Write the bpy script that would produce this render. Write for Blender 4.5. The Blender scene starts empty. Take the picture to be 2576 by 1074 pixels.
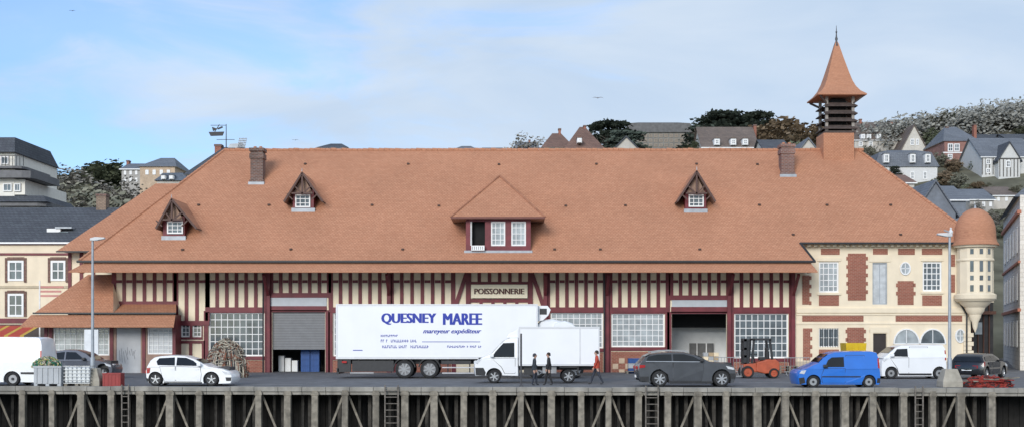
import bpy,bmesh,math,random
from mathutils import Vector,Matrix,noise
random.seed(7)
R=math.radians
F=3200.;HY=841.;CX=1288.;H=2.3
def X(px,D): return (px-CX)*D/F
def Z(py,D): return H+(HY-py)*D/F
scene=bpy.context.scene
COL=scene.collection
# ------------------------------------------------------------ materials
MATS={}
def mat(name,col,rough=.75,var=.12,scale=3.,metal=0,coat=0,bump=0,stain=0,spec=.5):
    if name in MATS: return MATS[name]
    m=bpy.data.materials.new(name);m.use_nodes=True
    nt=m.node_tree;N=nt.nodes;L=nt.links
    b=N['Principled BSDF'];b.inputs['Roughness'].default_value=rough;b.inputs['Metallic'].default_value=metal
    b.inputs['Coat Weight'].default_value=coat;b.inputs['Coat Roughness'].default_value=.08
    b.inputs['Specular IOR Level'].default_value=spec
    tc=N.new('ShaderNodeTexCoord')
    nz=N.new('ShaderNodeTexNoise');nz.inputs['Scale'].default_value=scale;nz.inputs['Detail'].default_value=6
    L.new(tc.outputs['Object'],nz.inputs['Vector'])
    mx=N.new('ShaderNodeMix');mx.data_type='RGBA'
    mx.inputs[6].default_value=[max(0,c*(1-var)) for c in col]+[1]
    mx.inputs[7].default_value=[min(1,c*(1+var)) for c in col]+[1]
    rmp=N.new('ShaderNodeMapRange');rmp.inputs[1].default_value=.3;rmp.inputs[2].default_value=.7
    L.new(nz.outputs['Fac'],rmp.inputs[0]);L.new(rmp.outputs[0],mx.inputs[0])
    out=mx.outputs[2]
    if stain:
        mp=N.new('ShaderNodeMapping');mp.inputs['Scale'].default_value=(1.3,1.3,.25);L.new(tc.outputs['Object'],mp.inputs[0])
        n2=N.new('ShaderNodeTexNoise');n2.inputs['Scale'].default_value=1.2;n2.inputs['Detail'].default_value=8;L.new(mp.outputs[0],n2.inputs['Vector'])
        r2=N.new('ShaderNodeMapRange');r2.inputs[1].default_value=.5;r2.inputs[2].default_value=.75;r2.inputs[4].default_value=stain;L.new(n2.outputs['Fac'],r2.inputs[0])
        m2=N.new('ShaderNodeMix');m2.data_type='RGBA';m2.inputs[7].default_value=[c*.35 for c in col]+[1]
        L.new(r2.outputs[0],m2.inputs[0]);L.new(out,m2.inputs[6]);out=m2.outputs[2]
    L.new(out,b.inputs['Base Color'])
    if bump:
        bp=N.new('ShaderNodeBump');bp.inputs['Strength'].default_value=bump;bp.inputs['Distance'].default_value=.02
        n3=N.new('ShaderNodeTexNoise');n3.inputs['Scale'].default_value=scale*8;L.new(tc.outputs['Object'],n3.inputs['Vector'])
        L.new(n3.outputs['Fac'],bp.inputs['Height']);L.new(bp.outputs[0],b.inputs['Normal'])
    MATS[name]=m;return m
def brickmat(name,c1,c2,mortar,w,h,ms=.012,rough=.85,patch=.3,bump=.4,zs=1.):
    if name in MATS: return MATS[name]
    m=bpy.data.materials.new(name);m.use_nodes=True
    nt=m.node_tree;N=nt.nodes;L=nt.links
    b=N['Principled BSDF'];b.inputs['Roughness'].default_value=rough;b.inputs['Specular IOR Level'].default_value=.25
    tc=N.new('ShaderNodeTexCoord');sp=N.new('ShaderNodeSeparateXYZ');L.new(tc.outputs['Object'],sp.inputs[0])
    ad=N.new('ShaderNodeMath');ad.operation='ADD';L.new(sp.outputs[0],ad.inputs[0]);L.new(sp.outputs[1],ad.inputs[1])
    mz=N.new('ShaderNodeMath');mz.operation='MULTIPLY';mz.inputs[1].default_value=zs;L.new(sp.outputs[2],mz.inputs[0])
    cb=N.new('ShaderNodeCombineXYZ');L.new(ad.outputs[0] if zs==1 else sp.outputs[0],cb.inputs[0]);L.new(mz.outputs[0],cb.inputs[1])
    br=N.new('ShaderNodeTexBrick');br.inputs['Scale'].default_value=1;br.inputs['Color1'].default_value=c1+(1,);br.inputs['Color2'].default_value=c2+(1,)
    br.inputs['Mortar'].default_value=mortar+(1,);br.inputs['Mortar Size'].default_value=ms;br.inputs['Brick Width'].default_value=w;br.inputs['Row Height'].default_value=h
    L.new(cb.outputs[0],br.inputs['Vector'])
    nz=N.new('ShaderNodeTexNoise');nz.inputs['Scale'].default_value=.35;nz.inputs['Detail'].default_value=9;nz.inputs['Roughness'].default_value=.65;L.new(tc.outputs['Object'],nz.inputs['Vector'])
    rr=N.new('ShaderNodeMapRange');rr.inputs[1].default_value=.35;rr.inputs[2].default_value=.7;rr.inputs[3].default_value=1+patch*.4;rr.inputs[4].default_value=1-patch*.6;L.new(nz.outputs['Fac'],rr.inputs[0])
    mu=N.new('ShaderNodeVectorMath');mu.operation='SCALE';L.new(br.outputs['Color'],mu.inputs[0]);L.new(rr.outputs[0],mu.inputs['Scale'])
    mp=N.new('ShaderNodeMapping');mp.inputs['Scale'].default_value=(2.5,2.5,14);L.new(tc.outputs['Object'],mp.inputs[0])
    n2=N.new('ShaderNodeTexNoise');n2.inputs['Scale'].default_value=1.5;n2.inputs['Detail'].default_value=5;L.new(mp.outputs[0],n2.inputs['Vector'])
    r2=N.new('ShaderNodeMapRange');r2.inputs[1].default_value=.35;r2.inputs[2].default_value=.7;r2.inputs[3].default_value=1.06;r2.inputs[4].default_value=.88;L.new(n2.outputs['Fac'],r2.inputs[0])
    mu2=N.new('ShaderNodeVectorMath');mu2.operation='SCALE';L.new(mu.outputs[0],mu2.inputs[0]);L.new(r2.outputs[0],mu2.inputs['Scale'])
    L.new(mu2.outputs[0],b.inputs['Base Color'])
    bp=N.new('ShaderNodeBump');bp.inputs['Strength'].default_value=bump;bp.inputs['Distance'].default_value=.03;bp.invert=True
    L.new(br.outputs['Fac'],bp.inputs['Height']);L.new(bp.outputs[0],b.inputs['Normal'])
    MATS[name]=m;return m
tile=brickmat('roof_tile',(.515,.255,.152),(.46,.215,.125),(.37,.17,.10),.20,.15,.018,patch=.14,bump=.15,zs=1.5)
tile2=brickmat('turret_tile',(.49,.24,.145),(.46,.22,.13),(.41,.19,.115),.2,.10,.01,patch=.12,bump=.1)
brick=brickmat('red_brick',(.34,.12,.083),(.27,.09,.064),(.36,.22,.16),.24,.09,.012,patch=.2)
oldbrick=brickmat('old_brick',(.20,.10,.075),(.11,.065,.055),(.22,.18,.16),.26,.10,.02,patch=.6)
beigebrick=brickmat('beige_chimney',(.36,.26,.19),(.27,.19,.14),(.2,.16,.13),.26,.10,.02,patch=.5)
cream=mat('cream_plaster',(.86,.75,.56),.85,.06,1.5,stain=.12)
cream2=mat('cream_stone',(.80,.69,.52),.85,.05,1.5,stain=.12)
maroon=mat('maroon_paint',(.15,.022,.030),.55,.25,2.)
white=mat('white_frame',(.80,.80,.79),.5,.04)
glass=mat('window_glass',(.10,.12,.13),.08,.5,1.4,spec=.8)
glassl=mat('pale_window_glass',(.34,.37,.38),.15,.35,1.6,spec=.8)
curtain=mat('net_curtain',(.50,.52,.53),.4,.15,4)
darkglass=mat('car_glass',(.010,.012,.014),.05,.3,1,spec=.5)
dark=mat('dark_void',(.012,.012,.013),.9)
black=mat('black_plastic',(.022,.023,.026),.5,.2,6)
gutter=mat('black_gutter',(.02,.02,.022),.5)
rubber=mat('tyre_rubber',(.02,.02,.021),.85,.2,8)
chrome=mat('alloy',(.42,.43,.44),.35,.1,metal=.6)
steel=mat('grey_steel',(.30,.31,.32),.5,.15,3,metal=.3)
zinc=mat('zinc',(.36,.39,.42),.5,.15,3,metal=.2)
slate=brickmat('slate',(.10,.11,.125),(.08,.085,.10),(.06,.065,.075),.3,.2,.02,patch=.3)
paleslate=brickmat('pale_slate',(.18,.195,.22),(.15,.165,.19),(.12,.13,.15),.3,.25,.02,patch=.3)
browntile=brickmat('brown_tile',(.20,.155,.13),(.155,.125,.11),(.11,.09,.08),.3,.25,.02,patch=.4)
rusttile=brickmat('rust_tile',(.23,.14,.11),(.18,.11,.09),(.13,.085,.07),.3,.25,.02,patch=.4)
wpaint=mat('white_paint',(.80,.81,.82),.32,.03,1.5,coat=.6)
wpanel=mat('white_panel',(.80,.81,.83),.4,.025,.7,stain=.05)
greypaint=mat('anthracite_paint',(.062,.066,.074),.35,.15,2,coat=.7,metal=.3)
silverp=mat('grey_paint',(.09,.10,.125),.3,.1,2,coat=.7,metal=.3)
bluep=mat('blue_paint',(.012,.145,.56),.35,.06,2,coat=.6)
blackp=mat('black_paint',(.010,.010,.012),.25,.1,2,coat=.6)
bluetxt=mat('blue_lettering',(.008,.03,.33),.5,.02)
wood=mat('weathered_wood',(.235,.21,.17),.9,.4,4,bump=.6,stain=.75)
wood2=mat('dark_wood',(.06,.055,.048),.95,.4,5,bump=.6,stain=.5)
soffit=mat('soffit_boards',(.50,.40,.33),.9,.15,3)
beamm=mat('quay_beam',(.28,.265,.235),.9,.25,2,bump=.5,stain=.6)
concrete=mat('concrete',(.38,.35,.29),.9,.15,4,bump=.4,stain=.4)
asphalt=mat('asphalt',(.125,.127,.135),.85,.22,1.1,bump=.25,stain=.35)
paintl=mat('road_paint',(.45,.45,.44),.8,.3,6)
redl=mat('tail_light',(.35,.01,.01),.25,.1)
headl=mat('head_light',(.6,.62,.64),.12,.2,10)
orange=mat('orange_paint',(.42,.085,.035),.5,.2,3)
# ------------------------------------------------------------ mesh builder
OFF={}
def root(name,label,cat,loc,group=None):
    e=bpy.data.objects.new(name,None);COL.objects.link(e);e.location=loc;e.empty_display_size=.3
    e['label']=label;e['category']=cat
    if group:e['group']=group
    OFF[e.name]=Vector(loc);return e
class MB:
    def __init__(s): s.v=[];s.f=[];s.m=[];s.mats=[]
    def mi(s,m):
        if m not in s.mats:s.mats.append(m)
        return s.mats.index(m)
    def poly(s,pts,m):
        n=len(s.v);s.v+=[tuple(p) for p in pts];s.f.append(tuple(range(n,n+len(pts))));s.m.append(s.mi(m));return s
    def quadf(s,vs,fs,m):
        n=len(s.v);s.v+=[tuple(p) for p in vs];k=s.mi(m)
        for f in fs:s.f.append(tuple(n+i for i in f));s.m.append(k)
        return s
    def box(s,x0,x1,y0,y1,z0,z1,m):
        return s.quadf([(x0,y0,z0),(x1,y0,z0),(x1,y1,z0),(x0,y1,z0),(x0,y0,z1),(x1,y0,z1),(x1,y1,z1),(x0,y1,z1)],
          [(0,3,2,1),(4,5,6,7),(0,1,5,4),(1,2,6,5),(2,3,7,6),(3,0,4,7)],m)
    def prism(s,pts,y0,y1,m):
        n=len(pts);vs=[(x,y0,z) for x,z in pts]+[(x,y1,z) for x,z in pts]
        return s.quadf(vs,[tuple(range(n)),tuple(range(2*n-1,n-1,-1))]+[(i,(i+1)%n,n+(i+1)%n,n+i) for i in range(n)],m)
    def rings(s,rs,m,cap=True,close=True):
        n=len(rs[0]);vs=[p for r in rs for p in r];fs=[]
        for k in range(len(rs)-1):
            for i in range(n if close else n-1):
                j=(i+1)%n;fs.append((k*n+i,k*n+j,(k+1)*n+j,(k+1)*n+i))
        if cap:fs+=[tuple(range(n)),tuple(range(len(vs)-1,len(vs)-n-1,-1))]
        return s.quadf(vs,fs,m)
    def cyl(s,p0,p1,r0,r1,m,n=10,cap=True):
        p0=Vector(p0);p1=Vector(p1);d=(p1-p0).normalized();a=d.orthogonal().normalized();b=d.cross(a)
        rs=[[p+ (a*math.cos(t*2*math.pi/n)+b*math.sin(t*2*math.pi/n))*r for t in range(n)] for p,r in((p0,r0),(p1,r1))]
        return s.rings(rs,m,cap)
    def beam(s,p0,p1,w,m,h=None):
        p0=Vector(p0);p1=Vector(p1);h=h or w;d=(p1-p0).normalized();up=Vector((0,1,0)) if abs(d.y)<.9 else Vector((0,0,1))
        a=d.cross(up).normalized();b=d.cross(a).normalized()
        return s.rings([[p+a*w/2*i+b*h/2*j for i,j in((1,1),(-1,1),(-1,-1),(1,-1))] for p in(p0,p1)],m)
    def lathe(s,prof,c,m,n=24,axis='z',cap=False,ph=0):
        rs=[]
        for r,h in prof:
            ring=[]
            for k in range(n):
                t=2*math.pi*k/n+ph
                if axis=='z':ring.append((c[0]+r*math.cos(t),c[1]+r*math.sin(t),c[2]+h))
                else:ring.append((c[0]+r*math.cos(t),c[1]+h,c[2]+r*math.sin(t)))
            rs.append(ring)
        return s.rings(rs,m,cap)
    def obj(s,name,parent=None,smooth=None,bevel=0,loc=None,recalc=True,**pr):
        off=OFF[parent.name] if parent else Vector(loc or (0,0,0))
        me=bpy.data.meshes.new(name);me.from_pydata([(v[0]-off.x,v[1]-off.y,v[2]-off.z) for v in s.v],[],s.f)
        for m in s.mats:me.materials.append(m)
        me.polygons.foreach_set('material_index',s.m)
        if recalc:
            bm=bmesh.new();bm.from_mesh(me);bmesh.ops.recalc_face_normals(bm,faces=bm.faces);bm.to_mesh(me);bm.free()
        if smooth:
            me.polygons.foreach_set('use_smooth',[True]*len(me.polygons));me.set_sharp_from_angle(angle=R(smooth))
        o=bpy.data.objects.new(name,me);COL.objects.link(o)
        if parent:o.parent=parent;OFF[o.name]=off
        else:o.location=off
        if bevel:
            b=o.modifiers.new('b','BEVEL');b.width=bevel;b.segments=2;b.limit_method='ANGLE';b.angle_limit=R(40)
        for k,v in pr.items():o[k]=v
        return o
def copy_tree(o,loc=None,parent=None,rot=None,scale=None):
    c=o.copy();COL.objects.link(c)
    if parent:c.parent=parent
    if loc is not None:c.location=loc
    if rot is not None:c.rotation_euler=(0,0,rot)
    if scale is not None:c.scale=scale
    for ch in o.children:copy_tree(ch,parent=c)
    return c
# ------------------------------------------------------------ terrain
HZ=[(-400,20),(-75,22),(-62,24),(-37,26),(7,28),(13,29),(51,30.5),(80,35),(130,37),(400,37)]
def zmax(x):
    for (a,za),(b,zb) in zip(HZ,HZ[1:]):
        if x<=b:return za+(zb-za)*max(0,(x-a)/(b-a))
    return 37
def th(x,y):
    if y<105:return 0
    if y<200:return zmax(x)*(y-105)/95
    return zmax(x)+min(3,(y-200)*.02)
def hitD(px,py):
    D=106
    while D<200:
        if th(X(px,D),D)>=Z(py,D):return D
        D+=.5
    return 200
def De(px):return 55/(1+.0452*(px-CX)/F)
def yed(x):return 55-.0452*x
g=MB()
xs=[-600,-300,-150,-80,-40,-20,0,20,40,80,150,300,600]
for r0,r1 in zip([0,60,70,85],[60,70,85,105.5]):
    for a,b in zip(xs,xs[1:]):
        ya,yb=(yed(max(-80,min(80,a))),yed(max(-80,min(80,b)))) if r0==0 else (r0,r0)
        g.poly([(a,ya,0),(b,yb,0),(b,r1,0),(a,r1,0)],asphalt)
g.obj('ground',kind='structure')
hm=mat('hill_grass',(.14,.135,.10),.95,.4,.25,bump=.5,spec=.05)  # slope colour greyed to include distance haze
g=MB();ys=[105,115,125,135,145,155,165,175,185,195,200,215,240,300,400,700,1500]
xg=[-1200,-600,-300,-200]+list(range(-160,200,8))+[260,400,700,1200]
vs=[(x,y,(th(x,y)-.02+noise.noise((x*.06,y*.06,0))*.8*(1 if y>110 else 0))) for y in ys for x in xg];n=len(xg)
g.quadf(vs,[(j*n+i,j*n+i+1,(j+1)*n+i+1,(j+1)*n+i) for j in range(len(ys)-1) for i in range(n-1)],hm)
g.obj('hill',kind='structure',smooth=60)
MB().poly([(-700,-300,-3.1),(700,-300,-3.1),(700,58.2,-3.1),(-700,58.2,-3.1)],mat('water',(.05,.06,.05),.08,.2,1,bump=.8)).obj('water',kind='structure')
g=MB()
f=lambda y:32.5+(y-88)*.10
for i in range(14):
    a=88+i*7;b=a+7
    g.poly([(f(a),a,th(f(a),a)+.35*(a>105)+.01),(f(a)+5,a,th(f(a)+5,a)+.35*(a>105)+.01),(f(b)+5,b,th(f(b)+5,b)+.35+.01),(f(b),b,th(f(b),b)+.35+.01)],asphalt)
g.obj('road',kind='structure')
g=MB()
for a,b in(((690,950),(835,950)),((770,963),(845,957)),((590,966),(760,966)),((1860,962),(1990,962))):
    da=F*H/(a[1]-HY);db=F*H/(b[1]-HY);xa=X(a[0],da);xb=X(b[0],db)
    g.poly([(xa,da,.004),(xb,db,.004),(xb,db+.14,.004),(xa,da+.14,.004)],paintl)
g.obj('road_marking',kind='structure')
# ------------------------------------------------------------ helpers for buildings
def window(par,x0,x1,z0,z1,y,c,r,gl=None,fr=None,fw=.06,bw=.03,name='window',deep=.05,**k):
    w=MB().box(x0,x1,y+deep,y+deep+.03,z0,z1,gl or glass).obj(name,par,**k)
    f=MB()
    fr=fr or white
    f.box(x0,x0+fw,y,y+deep+.02,z0,z1,fr);f.box(x1-fw,x1,y,y+deep+.02,z0,z1,fr)
    f.box(x0+fw,x1-fw,y,y+deep+.02,z0,z0+fw,fr);f.box(x0+fw,x1-fw,y,y+deep+.02,z1-fw,z1,fr)
    for i in range(1,c):
        xx=x0+(x1-x0)*i/c;f.box(xx-bw/2,xx+bw/2,y+.015,y+deep+.01,z0+fw,z1-fw,fr)
    for i in range(1,r):
        zz=z0+(z1-z0)*i/r;f.box(x0+fw,x1-fw,y+.02,y+deep+.012,zz-bw/2,zz+bw/2,fr)
    f.obj('frame',w);return w
def pwin(par,D,a,b,t,bt,c,r,**k): return window(par,X(a,D),X(b,D),Z(bt,D),Z(t,D),D+k.pop('dy',0),c,r,**k)
def wall_holes(mb,D,px0,px1,pyt,zb,holes,m,deep=.22):
    xs=sorted({X(px0,D),X(px1,D)}|{X(h[0],D) for h in holes}|{X(h[1],D) for h in holes})
    zz=lambda py:max(zb,Z(py,D)) if py<930 else zb
    zs=sorted({zb,Z(pyt,D)}|{zz(h[2]) for h in holes}|{zz(h[3]) for h in holes})
    for a,b in zip(xs,xs[1:]):
        for c,d in zip(zs,zs[1:]):
            mx=(a+b)/2;mz=(c+d)/2
            if any(X(h[0],D)<mx<X(h[1],D) and zz(h[3])<mz<zz(h[2]) for h in holes):continue
            mb.poly([(a,D,c),(b,D,c),(b,D,d),(a,D,d)],m)
    for h in holes:
        a,b,t,bt=X(h[0],D),X(h[1],D),zz(h[2]),zz(h[3])
        mb.poly([(a,D,bt),(a,D+deep,bt),(a,D+deep,t),(a,D,t)],m);mb.poly([(b,D,bt),(b,D+deep,bt),(b,D+deep,t),(b,D,t)],m)
        mb.poly([(a,D,t),(b,D,t),(b,D+deep,t),(a,D+deep,t)],m);mb.poly([(a,D,bt),(b,D,bt),(b,D+deep,bt),(a,D+deep,bt)],m)
# ------------------------------------------------------------ MAIN BUILDING
DB=78.
B=root('fish_market_building','long half-timbered fish market hall with vast terracotta tile roof','building',(X(1200,DB),DB,0))
def pD(py):return 56.53/(.802-(HY-py)/F)
def RP(px,py):D=pD(py);return (X(px,D),D,Z(py,D))
E0=RP(200,655);E1=RP(2045,655);W0=RP(2012,609);W1=RP(2472,609);RL=RP(565,378);RR=RP(2160,378)
rf=MB();rf.poly([E0,E1,W0,W1,RR,RL],tile)
yb=96
rf.poly([E0,RL,(E0[0],yb,E0[2])],tile);rf.poly([W1,(W1[0],94.5,W1[2]),RR],tile)
rf.poly([(E0[0],yb,E0[2]),(W1[0],yb,E0[2]),RR,RL],tile)
rf.poly([(E0[0],E0[1],E0[2]-.12),(E1[0],E1[1],E1[2]-.12),(E1[0],DB,E0[2]-.12),(E0[0],DB,E0[2]-.12)],soffit)
rf.poly([(W0[0],W0[1],W0[2]-.02),(W1[0],W1[1],W1[2]-.02),(W1[0],80.5,W1[2]-.02),(W0[0],80.5,W0[2]-.02)],cream2)
rf.poly([E1,W0,(W0[0]+.6,79.5,W0[2]),(E1[0],78.5,E1[2])],tile)
roof=rf.obj('roof',B,recalc=False)
sk=MB();a=(X(172,75.2),75.2,Z(682,75.2));b=(X(2057,75.2),75.2,Z(682,75.2));c=(X(2040,76),76.05,Z(661,76));d=(X(212,76),76.05,Z(661,76))
sk.poly([a,b,c,d],tile);sk.poly([(p[0],p[1],p[2]-.07) for p in(a,b,c,d)],soffit);sk.poly([a,b,(b[0],b[1],b[2]-.07),(a[0],a[1],a[2]-.07)],tile)
sk.poly([a,d,(d[0],77.9,d[2]),(a[0],77.9,a[2])],tile);sk.poly([b,c,(c[0],77.9,c[2]),(b[0],77.9,b[2])],tile)
sk.obj('skirt_roof',B,recalc=False)
gt=MB();gt.box(E0[0]-.15,E1[0]+.15,75.85,76.02,E0[2]-.13,E0[2]+.01,gutter);gt.obj('gutter',B,bevel=.03)
MB().box(W0[0],X(2402,77.4),77.33,77.5,W0[2]-.12,W0[2]-.0,gutter).obj('gutter',B,bevel=.03)
MB().beam((E1[0]+.1,75.95,E1[2]-.05),(W0[0],77.4,W0[2]-.05),.12,gutter).obj('gutter',B)
rd=MB();x=RL[0]
while x<RR[0]:
    l=.36;h=random.uniform(0,.05);rd.cyl((x,86,RL[2]-.02+h),(x+l*.96,86,RL[2]-.02+h),.13,.11,tile2,8);x+=l
for p,q in((RL,E0),(RR,W1)):
    P=Vector(p);Q=Vector(q);n=int((Q-P).length/.36)
    for i in range(n):
        u=P.lerp(Q,i/n);v=P.lerp(Q,(i+.95)/n);rd.cyl(u,v,.09,.11,tile2,6)
rd.obj('ridge_tiles',roof)
for px,py in[(768,413),(1027,413),(1255,414),(1500,413),(1752,413),(1905,414),(500,516),(677,516),(936,516),(1104,518),(1423,518),(1573,517),(1910,516),(2080,516),(460,628),(732,627),(1013,627),(1395,627),(1510,627),(1760,627),(1995,590),(2265,590),(2240,516)]:
    p=RP(px,py);v=MB();v.box(p[0]-.08,p[0]+.08,p[1]-.14,p[1]+.15,p[2]-.05,p[2]+.07,mat('vent',(.07,.04,.03),.7));v.obj('roof_vent',roof,bevel=.02)
for px0,px1,t,bt in((627,663,372,462),(1964,2001,362,443)):
    D=pD(bt);x0,x1=X(px0,D),X(px1,D);zt=Z(t,D);zb=Z(bt,D)
    c=MB();hh=zt-zb
    m_=oldbrick if px0<1000 else brickmat('chimney_brick',(.26,.12,.085),(.17,.085,.07),(.26,.2,.18),.26,.1,.02,patch=.6)
    c.box(x0+.06,x1-.06,D+.05,D+.95,zb-.6,zt-.1*hh,m_);c.box(x0,x1,D-.01,D+1.01,zt-.30*hh,zt-.16*hh,m_);c.box(x0-.02,x1+.02,D-.03,D+1.03,zt-.05*hh-.1,zt,m_)
    c.box(x0+.0,x1+.0,D+.01,D+.99,zb-.3,zb+.25,m_)
    c.box(x0-.06,x1+.06,D-.1,D+.3,zb-.15,zb+.1,zinc)
    for k in(.3,.7):c.cyl((x0+(x1-x0)*k,D+.5,zt),(x0+(x1-x0)*k,D+.5,zt+.15),.12,.1,tile2,8)
    c.obj('chimney',roof,bevel=.015)
barge=mat('barge_board',(.10,.055,.045),.7);gab=mat('gable_board',(.30,.20,.15),.8)
def dormer(cx,pk,el,er,ye,w0,w1,wt,wb,bot):
    D=pD(bot)-.05;x=X(cx,D);bx0,bx1=x-.66,x+.66
    zt=Z(pk,D-.5);ze=Z(ye,D-.5);xl=X(el,D-.5);xr=X(er,D-.5)
    zb=Z(bot,D)
    m=MB()
    m.box(bx0,bx1,D,D+2.2,zb-.15,ze+.75,maroon);m.box(bx0-.08,bx1+.08,D-.06,D+.1,zb-.12,zb+.16,zinc)
    zi=ze+.75
    d=m.obj('dormer',roof)
    r=MB()
    yk=lambda z:76+(z-6.72)/.802+.2
    th_=.09
    for s,xe in((-1,xl),(1,xr)):
        r.poly([(x,D-.5,zt),(xe,D-.5,ze),(xe,yk(ze),ze),(x,yk(zt),zt)],tile)
        r.poly([(x,D-.5,zt-th_*1.6),(xe,D-.5,ze-th_),(xe,yk(ze),ze-th_),(x,yk(zt),zt-th_)],gab)
        r.beam((x,D-.5,zt-.08),(xe,D-.5,ze-.04),.12,barge,.06)
        r.beam((x,D-.42,ze+.45),(x+(xe-x)*.42,D-.42,ze+.95),.08,barge)
        r.beam((x+s*.6,D-.42,ze+.1),(x+s*.95,D-.45,ze+.45),.08,barge)
    r.cyl((x,D-.5,zt),(x,D-.5,zt+.22),.03,.01,zinc,6)
    r.beam((x-.66,D-.42,ze+.5),(x+.66,D-.42,ze+.5),.1,barge);r.beam((x,D-.42,zt-.2),(x,D-.42,ze+.4),.1,barge)
    r.prism([(x-.62,zi-.25),(x+.62,zi-.25),(x,zt-.2)],D-.1,D+.3,gab)
    r.obj('dormer_roof',d,recalc=False)
    window(d,X(w0,D),X(w1,D),Z(wb,D),Z(wt,D),D-.09,3,3,gl=glass,fw=.08,bw=.04)
dormer(437,498,392,494,573,421,461,557,588,600);dormer(763,432,714,812,506,743,781,490,522,530);dormer(1750,428,1703,1800,506,1732,1770,490,521,532)
D=76.74;m=MB();x0,x1=X(1172,D),X(1335,D);z0,z1=Z(634,D),Z(546,D)
wall_holes(m,D,1172,1335,546,z0,[(1183,1220,557,617),(1235,1271,557,618),(1286,1323,557,618)],maroon,.15)
m.poly([(x0,D,z0),(x0,D+3.5,z0),(x0,D+3.5,z1),(x0,D,z1)],maroon);m.poly([(x1,D,z0),(x1,D+3.5,z0),(x1,D+3.5,z1),(x1,D,z1)],maroon)
m.box(x0-.1,x1+.1,D-.12,D-.01,z0-.08,z0+.1,zinc)
cd=m.obj('dormer',roof,recalc=False)
MB().box(X(1183,D),X(1220,D),D+.5,D+.55,Z(617,D),Z(557,D),dark).obj('opening',cd)
window(cd,X(1183,D),X(1187,D),Z(617,D),Z(557,D),D+.02,1,1,bw=.04,label='open white casement')
pwin(cd,D,1235,1271,557,618,3,4,gl=glassl,dy=.03,fw=.09,bw=.04);pwin(cd,D,1286,1323,557,618,3,4,gl=glassl,dy=.03,fw=.09,bw=.04)
c=MB().box(X(1186,D),X(1219,D),D-.35,D-.02,Z(630,D),Z(618,D),white)
for i in range(6):c.box(X(1188+i*5,D),X(1190+i*5,D),D-.36,D-.35,Z(628,D),Z(620,D),steel)
c.obj('air_conditioner',cd)
r=MB();ez=Z(546,76.3);l=X(1134,76.3);rr_=X(1371,76.3);ap=(X(1257,80.2),80.2,Z(443,80.2));bk=lambda z:76+(z-6.72)/.802+.1
apb=(ap[0],bk(ap[2]),ap[2])
r.poly([(l,76.3,ez),(rr_,76.3,ez),ap],tile);r.poly([(l,76.3,ez),ap,apb,(l,bk(ez),ez)],tile);r.poly([(rr_,76.3,ez),ap,apb,(rr_,bk(ez),ez)],tile)
r.poly([(l,76.3,ez-.08),(rr_,76.3,ez-.08),(rr_,bk(ez),ez-.08),(l,bk(ez),ez-.08)],gab)
r.box(l,rr_,76.26,76.3,ez-.1,ez+.02,mat('fascia',(.16,.06,.045),.7))
ht=mat('hip_tile',(.34,.15,.085),.85,.2,3)
r.cyl((l,76.3,ez),ap,.07,.08,ht,6);r.cyl((rr_,76.3,ez),ap,.07,.08,ht,6)
r.obj('dormer_roof',cd,recalc=False)
# spire
cx=X(2104,86);cy=86.
s=MB();hb=1.02
s.lathe([(hb*1.414,Z(412,85)-1.2),(hb*1.414,Z(335,85))],(X(2110,85),cy,0),tile,4,ph=R(45),cap=True)
sb=s.obj('belfry_base',roof)
s=MB();dw=mat('louvre_wood',(.075,.055,.048),.85,.3,4);zb=Z(333,85);zt=Z(246,85)
for i in(-1,1):
    for j in(-1,1):s.box(cx+i*.88-.09,cx+i*.88+.09,cy+j*.88-.09,cy+j*.88+.09,zb,zt+.2,mat('belfry_post',(.3,.27,.24),.8))
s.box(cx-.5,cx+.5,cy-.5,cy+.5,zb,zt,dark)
for k in range(4):
    z=zb+.1+(k+.2)*(zt-zb)/4.6
    s.lathe([(1.14*1.414,z),(1.14*1.414,z+.06),(.82*1.414,z+.3),(.8*1.414,z+.24)],(cx,cy,0),dw,4,ph=R(45))
s.box(cx-1.02,cx+1.02,cy-1.02,cy+1.02,zb-.05,zb+.1,dw)
lv=s.obj('belfry_louvres',roof,recalc=False)
s=MB();ze=Z(241,85)
pr=[(1.62,ze-.05),(1.62,ze+.03),(1.3,ze+.28),(1.05,ze+.62),(.86,ze+1.05),(.68,Z(187,86)),(.40,Z(150,86)),(.13,Z(112,86)),(.04,Z(104,86))]
s.lathe([(a*1.414,b) for a,b in pr],(cx,cy,0),tile2,4,ph=R(45),cap=True)
for i in(-1,1):
    for j in(-1,1):s.beam((cx+i*.9,cy+j*.9,ze-.5),(cx+i*1.45,cy+j*1.45,ze-.08),.12,dw)
s.obj('spire',roof)
s=MB();zt=Z(108,86)
s.lathe([(.2,-.1),(.13,.1),(.06,.25),(.10,.4),(.05,.55),(.035,.8),(.07,.86),(.03,.93),(.012,1.3)],(cx,cy,zt-.15),mat('lead',(.06,.06,.065),.5),8,cap=True);s.obj('finial',roof,smooth=50)
# main wall
holes=[(455,478,812,847),(484,507,812,847),(525,665,785,895),(685,818,783,935),(838,975,785,895),(1000,1135,785,895),(1385,1517,785,875),(1538,1672,787,872),(1690,1828,787,935),(1847,1983,787,900)]
m=MB();wall_holes(m,DB,286,2003,655,0,holes,cream)
m.poly([(X(286,DB),DB,0),(X(286,DB),95,0),(X(286,DB),95,6.7),(X(286,DB),DB,6.7)],cream)
m.obj('wall',B,recalc=False)
for h in holes:
    if h[3]==935:continue
    big=h[1]-h[0]>60
    gl=glassl if h[0] in(1385,838,1538) else glass
    pwin(B,DB,h[0],h[1],h[2],h[3],(9 if big else 2),(6 if big else 3),gl=gl,dy=.08,fw=.09,bw=.045)
PR=.05
def vb(mb,x0,x1,t,b,m=maroon,p=PR,D=DB):mb.box(X(x0,D),X(x1,D),D-p,D+.01,max(0,Z(b,D)) ,Z(t,D),m)
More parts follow.
